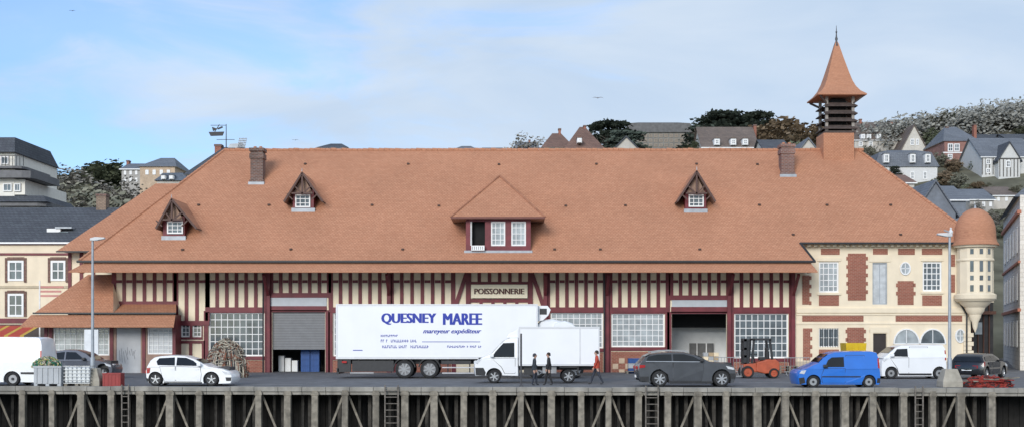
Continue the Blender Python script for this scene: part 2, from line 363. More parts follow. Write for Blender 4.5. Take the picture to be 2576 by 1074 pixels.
bays=[(287,440,757),(443,522,806),(522,668,772),(682,828,736),(832,980,772),(985,1140,772),(1180,1334,708),(1378,1522,772),(1535,1680,772),(1688,1832,742),(1840,1990,772)]
for x0,x1,yb_ in bays:
    t=MB();n=max(3,round((x1-x0)/24));pt=(x1-x0)/n
    for i in range(n+1):
        xx=x0+i*pt;w=4.4 if 0<i<n else 5.5
        vb(t,xx-w,xx+w,660,yb_)
    for i in range(n):
        if yb_>720:vb(t,x0+i*pt+5.6,x0+(i+1)*pt-5.6,704,711,p=PR-.01)
    vb(t,x0-5,x1+5,yb_,yb_+12,p=PR+.02)
    t.obj('timber_frame',B)
for h in holes:
    t=MB()
    if h[1]-h[0]<60:vb(t,h[0]-3,h[0],h[2]-6,h[3]+6);vb(t,h[1],h[1]+3,h[2]-6,h[3]+6);vb(t,h[0],h[1],h[2]-6,h[2]);vb(t,h[0],h[1],h[3],h[3]+6);t.obj('window_surround',B);continue
    vb(t,h[0]-12,h[0]-1,h[2]-4,936);vb(t,h[1]+1,h[1]+12,h[2]-4,936);vb(t,h[0]-1,h[1]+1,h[2]-4,h[2]+1)
    if h[3]<930:vb(t,h[0]-1,h[1]+1,h[3],h[3]+9,p=.1)
    t.obj('window_surround',B)
t=MB()
for xx in(443,480,512):vb(t,xx-4,xx+4,863,900,p=.05)
vb(t,439,516,856,863);vb(t,439,516,900,908);t.obj('timber_frame',B)
for a,b,c in((525,665,906),(1538,1672,884),(1847,1983,911),(1385,1517,886),(838,975,906),(1000,1135,906),(446,518,912)):
    t=MB();vb(t,a,b,c,936,brick,.02);t.obj('brick_plinth',B)
t=MB()
ck=mat('plinth_tile',(.55,.42,.3),.7)
for i in range(8):
    for j in range(3):
        if (i+j)%2:t.box(X(1541+i*16,DB),X(1555+i*16,DB),DB-.05,DB-.021,Z(901+j*14+12,DB),Z(901+j*14-1,DB),ck)
t.obj('checker_panel',B)
t=MB()
for a,b in(((1146,768),(1176,680)),((1366,768),(1336,680))):
    t.beam((X(a[0],DB),DB-.06,Z(a[1],DB)),(X(b[0],DB),DB-.06,Z(b[1],DB)),.24,maroon,.12)
vb(t,1172,1184,660,772,p=.1);vb(t,1328,1340,660,772,p=.1);vb(t,1140,1376,770,784,p=.09);vb(t,1184,1328,751,760);vb(t,1184,1328,708,713,p=.06)
for xx in(1210,1240,1270,1300):vb(t,xx-4,xx+4,760,770)
t.obj('timber_frame',B)
sg=MB().box(X(1185,77.8),X(1327,77.8),77.78,77.9,Z(749,77.8),Z(715,77.8),mat('sign_cream',(.86,.77,.58),.6,.04)).obj('sign_board',B,bevel=.01)
def text(name,body,a,b,t,bt,D,m,par,ext=.01,off=0,shear=0,bold=0):
    cu=bpy.data.curves.new('t','FONT');cu.body=body;cu.extrude=1;cu.offset=off;cu.shear=shear;cu.resolution_u=3
    o=bpy.data.objects.new('t',cu);COL.objects.link(o);dg=bpy.context.evaluated_depsgraph_get()
    me=bpy.data.meshes.new_from_object(o.evaluated_get(dg));bpy.data.objects.remove(o)
    co=[v.co.copy() for v in me.vertices];x0=min(c.x for c in co);x1=max(c.x for c in co);y0=min(c.y for c in co);y1=max(c.y for c in co)
    X0,X1,Z0,Z1=X(a,D)+bold,X(b,D)-bold,Z(bt,D),Z(t,D)
    fs=[tuple(p.vertices) for p in me.polygons];q=MB()
    for k,dx in enumerate((0,-bold,bold) if bold else (0,)):
        q.quadf([(X0+(c.x-x0)/(x1-x0)*(X1-X0)+dx,D-((ext+k*.0012) if c.z>0 else -.002),Z0+(c.y-y0)/(y1-y0)*(Z1-Z0)) for c in co],fs,m)
    return q.obj(name,par,recalc=False)
text('sign_lettering','POISSONNERIE',1193,1319,725,739,77.77,mat('sign_brown',(.08,.025,.02),.6),sg,.02,bold=.02)
for xx in(674,978,1372,1527,1835,1996):
    t=MB();D=77.75;t.box(X(xx-5,D),X(xx+5,D),D,D+.2,0,Z(672,D),maroon)
    t.beam((X(xx,D),D,Z(740,D)),(X(xx,D),76.3,Z(690,76.3)),.16,maroon);t.obj('post',B,bevel=.01)
for px in(1520,662):
    t=MB();t.cyl((X(px,77.5),77.5,0),(X(px,77.5),77.5,6.2),.05,.05,gutter,8);t.obj('drainpipe',B)
gpan=mat('grey_panel',(.46,.49,.52),.5,.05)
for a,b,c,d,mm,p in((681,822,746,769,gpan,.05),(1690,1829,752,771,gpan,.05),(681,822,769,782,maroon,PR),(1688,1830,771,786,maroon,PR)):
    t=MB();vb(t,a,b,c,d,mm,p);t.obj('fascia_panel',B)
t=MB();m_=mat('roller_grey',(.20,.205,.215),.55,.08);a,b=X(686,DB),X(817,DB);z=Z(878,DB)
while z<Z(783,DB):t.box(a,b,DB+.12,DB+.15,z,z+.085,m_);t.box(a,b,DB+.135,DB+.15,z+.085,z+.1,black);z+=.1
t.obj('roller_shutter',B)
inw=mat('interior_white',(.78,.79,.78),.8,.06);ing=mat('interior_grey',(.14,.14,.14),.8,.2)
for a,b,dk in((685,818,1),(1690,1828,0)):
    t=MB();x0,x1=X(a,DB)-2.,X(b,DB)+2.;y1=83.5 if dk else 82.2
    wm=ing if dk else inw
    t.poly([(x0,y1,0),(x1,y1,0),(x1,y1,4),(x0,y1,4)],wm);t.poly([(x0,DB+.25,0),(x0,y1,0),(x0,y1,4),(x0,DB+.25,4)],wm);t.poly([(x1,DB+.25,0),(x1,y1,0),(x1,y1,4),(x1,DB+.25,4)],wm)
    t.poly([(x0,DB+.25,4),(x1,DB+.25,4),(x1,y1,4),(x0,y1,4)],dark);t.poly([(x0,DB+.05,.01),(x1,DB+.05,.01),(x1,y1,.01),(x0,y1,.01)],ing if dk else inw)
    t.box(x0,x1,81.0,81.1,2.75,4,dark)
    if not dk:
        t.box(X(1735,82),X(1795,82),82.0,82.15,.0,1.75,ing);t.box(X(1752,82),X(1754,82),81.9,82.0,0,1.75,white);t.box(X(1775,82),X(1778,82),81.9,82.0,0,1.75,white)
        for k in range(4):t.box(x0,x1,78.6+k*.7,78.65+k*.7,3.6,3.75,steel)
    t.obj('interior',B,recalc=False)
# left rear wing
t=MB();a=(X(142,79),79,Z(631,79));b=(X(330,79),79,Z(631,79));c=(X(460,86),86,Z(462,86));d=(X(392,86),86,Z(462,86))
t.poly([a,b,c,d],tile);t.poly([a,d,(a[0],92,a[2])],tile);t.poly([c,d,(a[0],92,a[2]),(c[0],92,a[2])],tile);t.poly([a,b,(b[0],92,b[2]),(a[0],92,a[2])],maroon)
t.box(a[0],b[0],78.9,79,a[2]-.08,a[2]+.01,gutter)
t.obj('wing_roof',B,recalc=False)
t=MB();t.box(X(172,80),X(300,80),80,91,0,a[2]-.05,cream)
for xx in(176,205,235):t.box(X(xx-4,80),X(xx+4,80),79.93,80,3,a[2]-.05,maroon)
t.obj('wing_wall',B)
# lean-to
t=MB();e0=(X(88,76.2),76.2,Z(785,76.2));e1=(X(285,76.2),76.2,Z(785,76.2));q0=(X(222,78.5),78.5,Z(690,78.5));q1=(X(285,78.5),78.5,Z(690,78.5))
t.poly([e0,e1,q1,q0],tile);t.poly([e0,q0,(q0[0],83,q0[2]),(e0[0],83,e0[2])],tile);t.poly([e1,q1,(e1[0],78.5,e1[2])],cream)
t.poly([(e1[0],76.2,e1[2]),(X(443,76.2),76.2,e1[2]),(X(443,78),78,Z(764,78)),(e1[0],78,Z(764,78))],tile)
t.poly([(X(443,76.2),76.2,e1[2]),(X(443,78),78,Z(764,78)),(X(443,78),78,e1[2])],maroon)
s0=(X(78,76.2),76.25,Z(791,76.2));s1=(X(441,76.2),76.25,Z(791,76.2));f0=(X(50,75.2),75.2,Z(820,75.2));f1=(X(437,75.2),75.2,Z(820,75.2))
t.poly([f0,f1,s1,s0],tile);t.poly([(p[0],p[1],p[2]-.06) for p in(f0,f1,s1,s0)],soffit);t.poly([f0,f1,(f1[0],f1[1],f1[2]-.06),(f0[0],f0[1],f0[2]-.06)],tile)
t.poly([f0,s0,(s0[0],83,s0[2]),(f0[0],84,f0[2])],tile);t.box(e0[0]-.1,X(443,76.2),76.08,76.2,e1[2]-.1,e1[2]+.0,gutter)
t.obj('lean_to_roof',B,recalc=False)
t=MB();DL=76.6
wall_holes(t,DL,112,441,792,0,[(134,275,824,893),(293,354,824,936),(371,436,824,890)],mat('lean_wall',(.33,.22,.17),.8,.15,stain=.2),.1)
t.poly([(X(441,DL),DL,0),(X(441,DL),78,0),(X(441,DL),78,3.5),(X(441,DL),DL,3.5)],maroon);t.poly([(X(112,DL),DL,0),(X(112,DL),83,0),(X(112,DL),83,3.5),(X(112,DL),DL,3.5)],cream)
for xx in(116,128,281,362,438):t.box(X(xx-4,DL),X(xx+4,DL),DL-.06,DL-.0,0,3.4,maroon)
t.obj('lean_to_wall',B,recalc=False)
pwin(B,DL,134,275,824,893,10,5,gl=glassl,dy=.04,fw=.08);pwin(B,DL,371,436,824,890,5,6,gl=curtain,dy=.04,fw=.08)
d=MB().box(X(293,DL),X(354,DL),DL+.03,DL+.08,0,Z(824,DL),mat('door_grey',(.45,.46,.47),.6,.1,1.5,stain=.25)).obj('door',B)
t=MB();random.seed(3)
for k in range(9):
    x=X(300+k*5,DL);z=1.3+random.random()*.3;t.beam((x,DL+.02,z),(x+random.uniform(-.1,.15),DL+.02,z+random.uniform(-.9,-.2)),.02,mat('graffiti',(.2,.2,.22),.7),.01)
t.obj('graffiti',d)
# ---- right wing
t=MB();rh=[(2060,2110,658,735),(2195,2232,660,765),(2321,2369,658,732),(2060,2110,825,872),(2193,2230,838,936)]
wall_holes(t,DB,2003,2442,606,0,rh,cream2,.18)
t.poly([(X(2442,DB),DB,0),(X(2442,DB),94,0),(X(2442,DB),94,7.9),(X(2442,DB),DB,7.9)],cream2)
t.poly([(X(2003,DB),DB,5.5),(X(2003,DB),79.5,5.5),(X(2003,DB),79.5,7.8),(X(2003,DB),DB,7.8)],cream2)
t.obj('wing_wall',B,recalc=False)
pwin(B,DB,2060,2110,658,735,4,5,gl=glassl,dy=.06,fw=.1,bw=.05);pwin(B,DB,2195,2232,660,765,2,1,gl=curtain,fr=zinc,dy=.06,fw=.07);pwin(B,DB,2321,2369,658,732,4,5,gl=glass,dy=.06,fw=.1,bw=.05)
w=pwin(B,DB,2060,2110,825,872,4,2,gl=glass,dy=.06)
gr=MB()
for i in range(8):gr.cyl((X(2063+i*6.3,DB),DB-.03,Z(872,DB)),(X(2063+i*6.3,DB),DB-.03,Z(825,DB)),.015,.015,black,5)
gr.obj('grille',w)
MB().box(X(2193,DB),X(2230,DB),DB+.12,DB+.16,0,Z(838,DB),mat('brown_door',(.03,.022,.02),.5)).obj('door',B)
t=MB();qs=[(2065,2112,625,640),(2133,2178,637,755),(2196,2233,625,640),(2259,2301,625,640),(2319,2370,625,640),(2018,2036,692,765),(2060,2110,742,768),(2258,2298,706,766),(2320,2369,742,768),
(2018,2172,793,808),(2253,2420,793,808),(2020,2038,825,905),(2131,2173,823,905),(2060,2110,878,930),(2388,2402,690,735),(2388,2402,640,670)]
for a,b,c,d,sd in((2133,2178,645,750,3),(2018,2036,694,765,2),(2020,2038,825,905,2),(2258,2298,712,760,3),(2131,2173,828,900,3)):
    y=c
    while y<d-6:
        if sd&1:qs.append((a-4,a+1,y,y+9))
        if sd&2:qs.append((b-1,b+5,y,y+9))
        y+=21
for i,q in enumerate(qs):t.box(X(q[0],DB),X(q[1],DB),DB-.03-.0015*(i%7),DB+.0,Z(q[3],DB),Z(q[2],DB),brick)
t.obj('brickwork',B)
t=MB()
for a,b,c,d,p in((2003,2440,774,786,.09),(2003,2440,612,620,.12),(2003,2440,810,815,.04),(2003,2440,788,792,.05),(2186,2240,640,658,.05),(2055,2115,736,741,.09),(2316,2373,733,738,.09),(2055,2115,648,656,.06),(2316,2373,648,656,.06),(2188,2196,828,936,.05),(2231,2238,828,936,.05),(2188,2238,822,836,.06)):
    t.box(X(a,DB),X(b,DB),DB-p,DB-.001,Z(d,DB),Z(c,DB),cream2)
for i in range(26):t.box(X(2012+i*16,DB),X(2020+i*16,DB),DB-.35,DB-.125,Z(620,DB),Z(613,DB),cream2)
t.box(X(2003,DB),X(2442,DB),DB-.04,DB-.001,0,Z(908,DB),mat('stone_base',(.5,.42,.32),.9,.15,stain=.3))
t.obj('cornice',B)
def archwin(cx,cyb,rx,ry,gl,full=False):
    z=Z(cyb,DB);x=X(cx,DB);a=rx*DB/F;b=ry*DB/F
    rng=range(0,25) if full else range(0,13);pts=[(math.cos(k*math.pi/12),math.sin(k*math.pi/12)) for k in rng]
    w=MB().prism([(x+p*a,z+q*b) for p,q in pts],DB-.02,DB+.1,gl).obj('window',B)
    f=MB()
    for (p,q),(p2,q2) in zip(pts,pts[1:]):f.beam((x+p*a,DB-.04,z+q*b),(x+p2*a,DB-.04,z+q2*b),.08,white)
    f.box(x-.02,x+.02,DB-.05,DB-.02,z-(b if full else 0),z+b,white)
    if not full:
        f.box(x-a,x+a,DB-.05,DB-.021,z-.03,z+.04,white)
    else:f.box(x-a,x+a,DB-.05,DB-.021,z-.02,z+.02,white)
    f.obj('frame',w)
archwin(2277,675,12,15,glassl,True);archwin(2280,864,32,37,glassl);archwin(2346,864,32,37,glass);archwin(2415,844,11,16,glassl,True)
MB().box(X(2248,DB),X(2378,DB),DB-.045,DB-.041,Z(905,DB),Z(865,DB),cream2).obj('panel',B)
# turret
tD=77.3;tc=(X(2453,tD),tD,0);Q=76.3
t=MB();zt=Z(612,Q)
t.lathe([(1.05,Z(742,Q)),(1.05,zt)],tc,cream2,12,cap=True,ph=R(15));t.lathe([(1.2,Z(620,Q)),(1.3,zt),(1.1,zt+.01)],tc,cream2,24)
t.lathe([(1.08,Z(655,Q)),(1.11,Z(652,Q)),(1.08,Z(648,Q))],tc,cream2,24)
t.lathe([(.02,Z(835,Q)),(.14,Z(822,Q)),(.2,Z(808,Q)),(.34,Z(796,Q)),(.36,Z(790,Q)),(.52,Z(782,Q)),(.56,Z(776,Q)),(.6,Z(772,Q)),(.85,Z(763,Q)),(.95,Z(757,Q)),(1.08,Z(756,Q)),(1.22,Z(750,Q)),(1.24,Z(740,Q)),(1.08,Z(736,Q))],tc,cream2,24)
tu=t.obj('turret',B,smooth=25)
for ang in(-120,-90,-60):
    for k2,(a,b) in enumerate(((625,638),(655,682),(692,704),(716,732))):
        c_,s_=math.cos(R(ang)),math.sin(R(ang));o=Vector((tc[0]+1.02*c_,tc[1]+1.02*s_,0));tv=Vector((-s_,c_,0))
        w=.10;oo=Vector((c_,s_,0))*.03;q_=MB()
        q_.rings([[o+tv*w+Vector((0,0,Z(b,Q)))+oo*q,o-tv*w+Vector((0,0,Z(b,Q)))+oo*q,o-tv*w+Vector((0,0,Z(a,Q)))+oo*q,o+tv*w+Vector((0,0,Z(a,Q)))+oo*q] for q in(-1,1)],glass)
        q_.obj('slit_window',tu)
t=MB();zb=Z(612,Q)
pr=[(1.38,zb-.06),(1.38,zb),(1.26,zb+.15),(1.21,zb+.35)]+[(1.2*math.cos(a),zb+.7+1.5*math.sin(a)) for a in[R(q) for q in(0,15,30,42,54,64,74,82,88)]]
t.lathe(pr,tc,tile2,32,cap=True);t.lathe([(.1,zb+2.15),(.05,zb+2.35),(.02,zb+2.4)],tc,zinc,8)
t.obj('dome',tu,smooth=40)
t=MB();t.cyl((X(2405,77.7),77.7,Z(745,78)),(X(2432,77.8),77.8,Z(790,78)),.05,.05,gutter,6);t.cyl((X(2432,77.8),77.8,Z(790,78)),(X(2432,77.8),77.8,0),.05,.05,gutter,6);t.obj('drainpipe',B)
t=MB()
for i in range(9):t.box(X(2424,77.9),X(2449-(i%2)*5,77.9),77.86,77.96+.05,i*.27,i*.27+.25,cream2)
t.obj('quoins',B,bevel=.01)
# ------------------------------------------------------------ wharf
Wf=root('wharf','weathered timber wharf edge with braced posts above the tide','wharf',(0,55,-3))
t=MB()
pxs=list(range(-200,2800,60))
for a,b in zip(pxs,pxs[1:]):
    xa,ya,xb,yb2=X(a,De(a)),De(a),X(b,De(b)),De(b)
    dz=random.uniform(-.012,.012)
    for z0,z1,o,mm in((-.17,.03+dz,-.06,beamm),(-.31,-.175,.02,beamm)):
        t.quadf([(xa,ya+o,z0),(xb-.015,yb2+o,z0),(xb-.015,yb2+.4,z0),(xa,ya+.4,z0),(xa,ya+o,z1),(xb-.015,yb2+o,z1),(xb-.015,yb2+.4,z1),(xa,ya+.4,z1)],[(0,3,2,1),(4,5,6,7),(0,1,5,4),(1,2,6,5),(2,3,7,6),(3,0,4,7)],mm)
t.obj('edge_beam',Wf,bevel=.01)
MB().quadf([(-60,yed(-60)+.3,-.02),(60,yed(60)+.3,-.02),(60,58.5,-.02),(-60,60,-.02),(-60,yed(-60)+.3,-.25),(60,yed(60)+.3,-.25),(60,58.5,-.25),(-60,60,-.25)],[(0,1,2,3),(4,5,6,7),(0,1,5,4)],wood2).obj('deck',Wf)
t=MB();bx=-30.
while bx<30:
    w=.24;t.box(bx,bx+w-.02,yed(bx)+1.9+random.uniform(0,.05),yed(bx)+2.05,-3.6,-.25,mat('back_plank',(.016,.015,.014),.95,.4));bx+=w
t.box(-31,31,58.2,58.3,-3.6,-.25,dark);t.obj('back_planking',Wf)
base=205-73.8*4
for i in range(36):
    px=base+73.8*i+random.uniform(-3,3);D=De(px);x=X(px,D);w=random.uniform(.12,.17)
    t=MB();tp=random.uniform(-.19,-.12);tl=random.uniform(-.05,.05);t.rings([[(x-w*k+u,D-.1,z),(x+w*k+u,D-.1,z),(x+w*k+u,D+.2,z),(x-w*k+u,D+.2,z)] for k,z,u in((1.08,-3.6,tl),(1,-1.8,tl*.3),(.95,tp+.03,0))],wood);t.box(x-w-.03,x+w+.03,D-.12,D+.02,-.34,-.2,wood)
    t.obj('post',Wf,bevel=.02)
    t=MB();t.box(x-.05+.5,x+.07+.5,D+.9,D+1.1,-3.6,-.25,wood2);t.box(x-.45,x-.3,D+.9,D+1.05,-3.6,-.25,wood2);t.obj('inner_post',Wf)
    if (i-4)%3==0:
        for s in(-1,1):
            t=MB();t.beam((x+s*.12,D+.26,-.35),(x+s*.85,D+.34,-1.85-.3),.09,wood,.07);t.beam((x+s*.85,D+.34,-2.1),(x+s*1.3,D+.38,-3.3),.09,wood,.07);t.obj('brace',Wf)
for px,w in((315,10),(985,26),(1640,24),(2312,12)):
    D=De(px)-.16;x=X(px,D);hw=w*.5*D/F+.06
    l=root('ladder','rusty steel ladder fixed to the wharf edge','ladder',(x,D,-3.4),'ladders on the wharf')
    t=MB()
    for s in(-1,1):t.box(x+s*hw-.025,x+s*hw+.025,D-.03,D+.03,-3.4,.12,mat('rusty_steel',(.16,.14,.12),.8,.4,6))
    z=-3.2
    while z<0:t.cyl((x-hw,D,z),(x+hw,D,z),.02,.02,MATS['rusty_steel'],6);z+=.28
    t.obj('ladder_frame',l)
# ------------------------------------------------------------ vehicles
def wheel(par,x,yo,r,w,sgn,rim=chrome,spokes=5,dk=black):
    s=-sgn
    t=MB();t.lathe([(r*.66,0),(r*.9,0),(r*.97,s*.02),(r,s*.05),(r,s*(w-.05)),(r*.9,s*w),(r*.5,s*w)],(x,yo,r),rubber,28,'y');ty=t.obj('wheel',par,smooth=40,recalc=True)
    t=MB();t.lathe([(r*.68,-s*.005),(r*.64,s*.01),(r*.60,s*.05)],(x,yo,r),rim,28,'y');t.lathe([(r*.62,s*.06),(.001,s*.06)],(x,yo,r),dk,20,'y');t.lathe([(r*.2,s*.03),(r*.17,s*.01),(.001,s*.01)],(x,yo,r),rim,12,'y')
    for k in range(spokes):
        a=2*math.pi*k/spokes+.3;t.beam((x+math.cos(a)*r*.12,yo+s*.03,r+math.sin(a)*r*.12),(x+math.cos(a)*r*.64,yo+s*.03,r+math.sin(a)*r*.64),r*.17,rim,.03)
    t.obj('rim',ty);return ty
def vehicle(name,label,cat,D,W,top,up,belt,taper,bottom,wheels,paint,wins,doors,screens,heads=(),tails=(),trims=(),rot=0,rim=chrome,spokes=5,dk=black,arch=1.22,handles=(),paneltr=(),ends=.10,group=None,rails=None):
    s=D/F
    pxs=[p[0] for p in top];c=(min(pxs)+max(pxs))/2;L=(max(pxs)-min(pxs))*s
    xc=X(c,D);yc=D+W/2
    rt=root(name,label,cat,(xc,yc,0),group)
    def mp(x,k):
        dx=x-xc;a=.36*L;u=max(0,(abs(dx)-a)/(L/2-a));return x-math.copysign(ends*k*u*u,dx)
    zb=Z(belt,D);zr=max(Z(p[1],D) for p in up);hw=W/2
    lowz=Z(bottom,D)
    def wf(z):
        if z<=zb:
            u=(zb-z)/max(.01,zb-lowz);return hw-.05*max(0,u-.5)
        return hw-.02-taper*(z-zb)/(zr-zb)
    pts=list(top)
    for cx,cy,r in sorted(wheels,key=lambda q:-q[0]):
        ra=r*arch;dy=min(bottom-cy,ra*.95);t0=-math.asin(dy/ra) if dy>0 else math.asin(-dy/ra)
        n=12
        for k in range(n+1):
            a=t0+(math.pi-2*t0)*k/n;pts.append((cx+ra*math.cos(a),cy-ra*math.sin(a)))
    def loft(mb,P,m,kn):
        lay=[-1,-.975,-.9,-.6,0,.6,.9,.975,1];rs=[]
        for t in lay:
            k=abs(t)**4;rs.append([(mp(X(p[0],D),k),yc+t*wf(Z(p[1],D)),Z(p[1],D)-(.03*k if Z(p[1],D)>lowz+.3 and i<kn else 0)) for i,p in enumerate(P)])
        mb.rings(rs,m)
    b=MB();loft(b,pts,paint,len(top));body=b.obj('body',rt,smooth=38)
    b=MB();loft(b,list(up),paint,len(up));b.obj('cabin',rt,smooth=38)
    b=MB();b.box(X(min(pxs),D)+.25,X(max(pxs),D)-.25,yc-hw+.28,yc+hw-.28,lowz+.02,zb-.05,black);b.obj('chassis',rt)
    for cx,cy,r in wheels:
        rr=r*s
        wheel(rt,X(cx,D),D+.035,rr,.22,-1,rim,spokes,dk);wheel(rt,X(cx,D),D+W-.035,rr,.22,1,rim,spokes,dk)
    def panel(P,out,m,nm,par=rt,thick=.02):
        for sg in(-1,1):
            vs=[]
            for o in(out,out-thick):
                vs+=[(mp(X(p[0],D),1),yc+sg*(wf(Z(p[1],D))+o),Z(p[1],D)) for p in P]
            n=len(P);q=MB().quadf(vs,[tuple(range(n)),tuple(range(2*n-1,n-1,-1))]+[(i,(i+1)%n,n+(i+1)%n,n+i) for i in range(n)],m)
            ob=q.obj(nm,par)
        return ob
    for P in wins:panel(P,.012,darkglass,'window')
    for P in doors:
        cxp=sum(p[0] for p in P)/len(P);cyp=sum(p[1] for p in P)/len(P)
        big=[(p[0]+math.copysign(.9,p[0]-cxp),p[1]+math.copysign(.9,p[1]-cyp)) for p in P]
        panel(big,.003,black,'door_seal');dd=panel(P,.009,paint,'door')
    for P in handles:panel(P,.03,paint,'handle')
    for P in trims:panel(P,.014,black,'trim')
    for P in heads:panel(P,.012,headl,'headlight')
    for P in tails:panel(P,.012,redl,'taillight')
    for P,m in paneltr:panel(P,.016,m,'trim')
    if rails:
        q=MB()
        for sg in(-1,1):
            for (a,b),(c_,d_) in zip(rails,rails[1:]):q.beam((X(a,D),yc+sg*(hw-taper-.1),Z(b,D)),(X(c_,D),yc+sg*(hw-taper-.1),Z(d_,D)),.05,steel)
        q.obj('roof_rail',rt)
    for i in screens:
        p,q=up[i],up[i+1]
        A=Vector((X(p[0],D),0,Z(p[1],D)));Bv=Vector((X(q[0],D),0,Z(q[1],D)));n=Vector((-(Bv-A).z,0,(Bv-A).x)).normalized()
        if n.z<0:n=-n
        A2=A.lerp(Bv,.06)+n*.012;B2=A.lerp(Bv,.94)+n*.012
        wa=wf(A.z)*.86;wb_=wf(Bv.z)*.86
        MB().poly([(A2.x,yc-wa,A2.z),(A2.x,yc+wa,A2.z),(B2.x,yc+wb_,B2.z),(B2.x,yc-wb_,B2.z)],darkglass).obj('windscreen',rt)
    for side,P in((0,top[0]),(1,top[-1])):
        xe=X(P[0],D);sx=-1 if side==0 else 1
        isrear=any((sum(p[0] for p in T)/len(T)-c)*sx>0 for T in tails)
        m=redl if isrear else headl
        for sg in(-1,1):
            q=MB();q.box(xe-.03*sx-.07,xe-.03*sx+.03,yc+sg*(hw-.42)-.14,yc+sg*(hw-.42)+.14,zb-.33,zb-.2,m);q.obj('taillight' if isrear else 'headlight',rt)
        MB().box(xe-.03,xe+.03,yc-.26,yc+.26,lowz+.22,lowz+.33,white).obj('number_plate',rt)
    if wins:
        fx=min(p[0] for p in wins[0]) if heads and heads[0][0][0]<c else max(p[0] for W_ in wins for p in W_)
        for sg in(-1,1):
            q=MB();q.box(X(fx,D)-.1,X(fx,D)+.08,yc+sg*(hw+.08)-.09,yc+sg*(hw+.08)+.09,zb+.0,zb+.14,black if paint is not wpaint else paint);q.obj('mirror',rt,bevel=.03)
    if rot:rt.rotation_euler=(0,0,R(rot))
    return rt
vehicle('parked_car','white five-door hatchback parked along the wharf edge','car',57.,1.8,
 [(363,946),(362,930),(366,918),(400,917),(500,918),(533,921),(560,926),(580,933),(587,942),(588,955),(583,963),(548,964)]+[] ,
 [(366,920),(374,905),(385,897),(400,894),(430,892),(462,894),(488,902),(512,914),(530,923)],920,.22,963,[(390,954,17),(531,954,17)],wpaint,
 [[(396,917),(392,908),(398,900),(437,898),(439,918)],[(443,918),(443,898),(466,899),(484,906),(502,919)]],
 [[(402,921),(440,921),(440,958),(414,958),(408,944)],[(443,921),(503,923),(506,940),(504,958),(443,958)]],[6],
 heads=[[(558,932),(583,936),(584,941),(566,940)]],tails=[[(364,925),(376,924),(374,937),(365,938)]],
 trims=[[(568,948),(587,948),(586,957),(570,957)],[(412,960),(508,960),(508,963),(412,963)],[(362,950),(372,951),(372,958),(364,958)]],handles=[[(428,926),(437,926),(437,928),(428,928)],[(490,927),(499,927),(499,929),(490,929)]],group='cars parked on the quay')
vehicle('parked_car','dark grey sport utility car parked at the wharf edge','car',56.,1.95,
 [(1604,950),(1602,930),(1605,915),(1612,908),(1700,907),(1790,909),(1822,911),(1845,918),(1855,928),(1857,945),(1850,961),(1838,963)],
 [(1610,910),(1622,897),(1640,889),(1660,886),(1690,884),(1725,885),(1750,891),(1775,902),(1792,911)],909,.24,962,[(1660,952,20.5),(1816,952,20.5)],greypaint,
 [[(1626,906),(1631,896),(1655,891),(1690,890),(1690,906)],[(1694,906),(1694,890),(1722,890),(1746,896),(1766,907)]],
 [[(1645,911),(1692,911),(1692,957),(1684,957),(1680,940),(1662,928)],[(1695,911),(1768,911),(1770,930),(1764,957),(1695,957)]],[1,6],
 heads=[[(1826,919),(1850,924),(1851,929),(1832,927)]],tails=[[(1604,917),(1622,917),(1622,923),(1603,925)]],
 trims=[[(1684,958),(1792,958),(1792,964),(1684,964)],[(1838,938),(1856,938),(1855,952),(1840,952)],[(1604,946),(1632,946),(1632,960),(1606,958)]],paneltr=[([(1624,907),(1770,908),(1770,910),(1624,909)],chrome)],handles=[[(1678,917),(1688,917),(1688,919),(1678,919)],[(1755,917),(1765,917),(1765,919),(1755,919)]],spokes=7,group='cars parked on the quay',rails=[(1640,886),(1665,882),(1690,881),(1725,882),(1735,886)])
vehicle('delivery_van','bright blue small panel van parked at the wharf edge','van',55.0,1.75,
 [(2008,966),(2004,955),(2003,938),(2010,930),(2030,924),(2100,922),(2218,922),(2220,940),(2220,962),(2214,967)],
 [(2026,926),(2045,917),(2060,911),(2074,898),(2087,889),(2102,884),(2150,882),(2195,882),(2210,885),(2216,898),(2218,925)],924,.16,966,[(2047,960,15.5),(2187,960,15.5)],bluep,
 [[(2076,922),(2084,905),(2094,898),(2124,897),(2124,922)]],
 [[(2074,926),(2126,926),(2126,962),(2070,962),(2066,945)],[(2130,893),(2176,893),(2176,945),(2168,962),(2130,962)]],[2,3],
 heads=[[(2006,938),(2014,931),(2028,930),(2022,940)]],tails=[[(2212,900),(2217,900),(2218,925),(2212,925)]],
 trims=[[(2004,950),(2022,948),(2026,962),(2008,966)],[(2068,945),(2165,945),(2165,948),(2068,948)],[(2210,950),(2220,950),(2219,962),(2208,962)]],handles=[[(2114,930),(2122,930),(2122,932),(2114,932)]],rim=black,spokes=0,dk=chrome,group='cars parked on the quay')
vehicle('delivery_van','white mid-size panel van parked facing the hall','van',66.3,1.9,
 [(2216,945),(2213,925),(2216,905),(2226,897),(2260,895),(2384,895),(2386,920),(2386,944),(2380,946)],
 [(2218,899),(2236,888),(2256,872),(2270,867),(2300,866),(2376,866),(2383,875),(2385,897)],896,.14,945,[(2243,938,14.5),(2364,938,14.5)],wpaint,
 [[(2244,895),(2258,877),(2284,876),(2284,896)]],[[(2240,900),(2286,899),(2286,940),(2262,940),(2258,925)],[(2290,872),(2335,872),(2335,940),(2290,940)]],[1],
 heads=[[(2217,905),(2230,899),(2236,901),(2222,909)]],tails=[[(2380,880),(2384,880),(2385,905),(2380,905)]],trims=[[(2262,938),(2344,938),(2344,943),(2262,943)]],rim=black,spokes=0,dk=steel)
